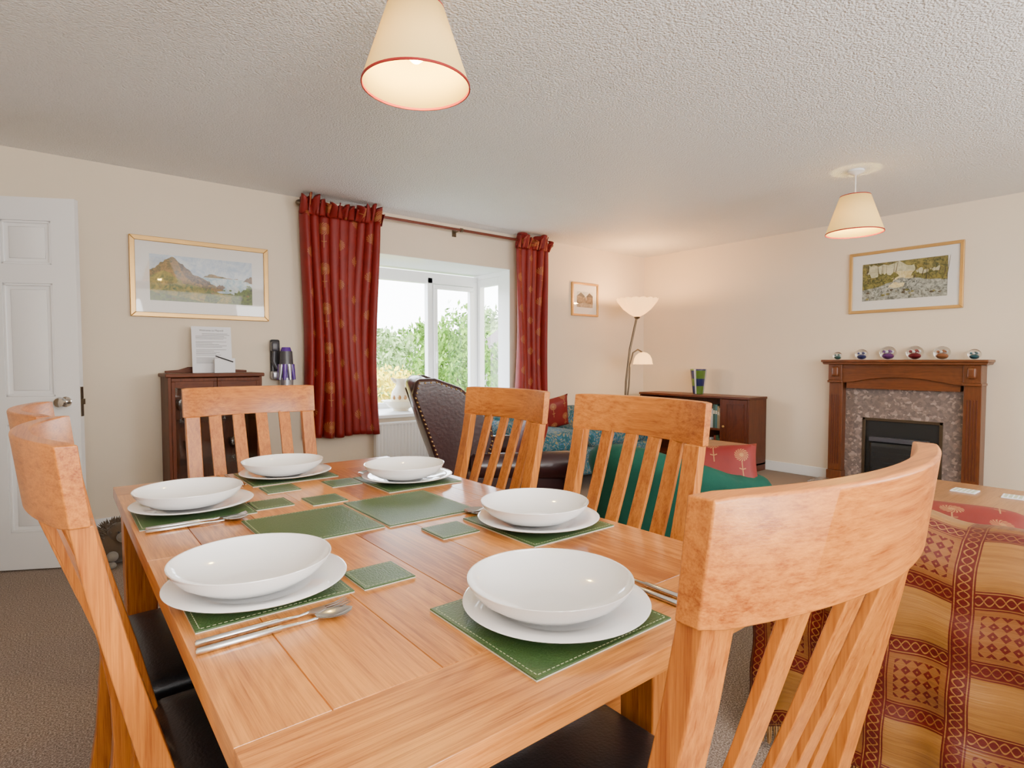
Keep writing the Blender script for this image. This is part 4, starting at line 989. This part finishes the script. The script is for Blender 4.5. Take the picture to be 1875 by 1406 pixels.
# ---------------------------------------------------------------- garden
b=MB(); b.box(-10,40,WY+.15,60,-.5,-.32); o=struct(b.build('ground','grass'))
def foliage(name,label,loc,rad,n,mat,size,seed,cat='bush',trunk=0):
    random.seed(seed); t=thing(name,label,cat,loc)
    vs=[];fs=[]
    for i in range(n):
        a=random.uniform(0,2*PI); z=random.uniform(-.6,1); rr=math.sqrt(max(0,1-z*z)); k=random.uniform(.72,1.02)*(1+.13*math.sin(5*a+seed)+.1*math.sin(7*z+seed*2))
        p=Vector((rr*math.cos(a)*rad[0]*k,rr*math.sin(a)*rad[1]*k,rad[2]*(z*k)+rad[2]*.6+trunk))
        e=Euler((random.uniform(0,PI),random.uniform(0,PI),random.uniform(0,PI))).to_matrix(); s=size*random.uniform(.6,1.3); b0=len(vs)
        for q in ((-s,0,0),(0,-s*.5,0),(s,0,0),(0,s*.5,0)): vs.append(p+e@Vector(q))
        fs.append((b0,b0+1,b0+2,b0+3))
    me=bpy.data.meshes.new('foliage'); me.from_pydata([tuple(v) for v in vs],[],fs); me.materials.append(M[mat]); o=bpy.data.objects.new('foliage',me); COL.objects.link(o); o.parent=t
    b=MB(); b.tube([(0,0,0),(0,0,rad[2]*.8+trunk)],[max(.04,rad[0]*.06),.02],8); b.build('trunk','bark',t)
G=-.32
foliage('garden_bush','bright yellow flowering bush outside the left window pane',(4.35,8.8,G),(.75,.7,.78),2600,'leafY',.055,1)
foliage('garden_bush','low green bush below the middle of the window',(3.5,6.7,G),(.55,.5,.55),1500,'leafG',.045,2)
foliage('garden_bush','tall green shrub outside the opening casement',(6.35,9.7,G),(.95,.9,1.5),4200,'leafG',.06,3)
foliage('garden_bush','pale shrub between the yellow bush and tall shrub',(6.4,12.4,G),(1.0,.9,.95),2600,'leafP',.07,4)
foliage('garden_tree','distant pale tree on the skyline, left of the view',(11.4,25,G),(2.3,2.0,1.7),3400,'leafP',.15,5,'tree',.3)
foliage('garden_tree','distant round green tree on the skyline, middle of the view',(16.4,28,G),(2.4,2.0,2.0),3400,'leafG',.16,6,'tree',.3)
foliage('garden_tree','tall tree on the skyline beyond the casement',(16.5,22.5,G),(1.9,1.8,2.0),3400,'leafP',.15,7,'tree',.5)
foliage('garden_tree','low tree at the left end of the skyline',(8.0,21,G),(1.4,1.4,1.05),2800,'leafG',.12,9,'tree',.2)
t=thing('garden_hedge','long clipped green hedge crossing the back of the garden','hedge',(10,16.5,G))
random.seed(11); vs=[];fs=[]
for i in range(6000):
    p=Vector((random.uniform(-7,7),random.choice((random.uniform(-.5,.5),-.5)),random.uniform(0,1.2)))
    e=Euler((random.uniform(0,PI),random.uniform(0,PI),random.uniform(0,PI))).to_matrix(); s=.1; b0=len(vs)
    for q in ((-s,0,0),(0,-s*.5,0),(s,0,0),(0,s*.5,0)): vs.append(p+e@Vector(q))
    fs.append((b0,b0+1,b0+2,b0+3))
me=bpy.data.meshes.new('foliage'); me.from_pydata([tuple(v) for v in vs],[],fs); me.materials.append(M['leafG']); o=bpy.data.objects.new('foliage',me); COL.objects.link(o); o.parent=t
b=MB(); b.box(-7,7,-.35,.35,0,1.1); b.build('hedge_core','leafG',t)
t=thing('outbuilding','pale outbuilding with a dark tiled roof seen through the side pane','building',(9.3,9.6,G))
b=MB(); b.box(-1.3,1.5,-1.2,2,0,1.5); b.build('wall','render',t)
b=MB(); b.prism([(-1.5,1.4),(-1.5,1.48),(.1,2.55),(1.7,1.48),(1.7,1.4)],'Y',-1.35,2.2); b.build('roof','slate',t)

# ---------------------------------------------------------------- light, world, camera
w=bpy.data.worlds.new('World'); bpy.context.scene.world=w; w.use_nodes=True; nt=w.node_tree; bg=nt.nodes['Background']
tc=nt.nodes.new('ShaderNodeTexCoord'); sp=nt.nodes.new('ShaderNodeSeparateXYZ'); nt.links.new(tc.outputs['Generated'],sp.inputs[0])
c=ramp(nt,sp.outputs[2],[(.0,(.98,.98,1)),(.5,(.72,.84,1))]); nt.links.new(c,bg.inputs[0]); bg.inputs[1].default_value=15.0
l=bpy.data.lights.new('sun','SUN'); l.energy=13; l.angle=.02; l.color=(1,.94,.84); o=bpy.data.objects.new('sun',l); COL.objects.link(o); o.rotation_euler=(R(42),0,R(-25))
def area(loc,tgt,sx,sy,e,col=(1,1,1)):
    l=bpy.data.lights.new('area_light','AREA'); l.shape='RECTANGLE'; l.size=sx; l.size_y=sy; l.energy=e; l.color=col
    o=bpy.data.objects.new('area_light',l); COL.objects.link(o); o.location=loc; o.rotation_euler=(Vector(tgt)-Vector(loc)).to_track_quat('-Z','Y').to_euler()
area((1.6,-2.1,1.5),(2.2,3,1.3),4.0,1.6,62,(1,.965,.92))
area((.4,-1.2,1.55),(1.0,.6,2.4),1.6,1.2,105,(1,.985,.97))
area((3.3,-1.5,1.55),(3.3,.3,2.4),1.6,1.2,90,(1,.985,.97))
cam=bpy.data.cameras.new('camera'); o=bpy.data.objects.new('camera',cam); COL.objects.link(o); bpy.context.scene.camera=o
cam.sensor_width=36; cam.lens=36*1048/1875; cam.clip_start=.02; cam.clip_end=200
o.location=(0,0,1.13); o.rotation_euler=(R(90-2.35),0,R(-38.6))
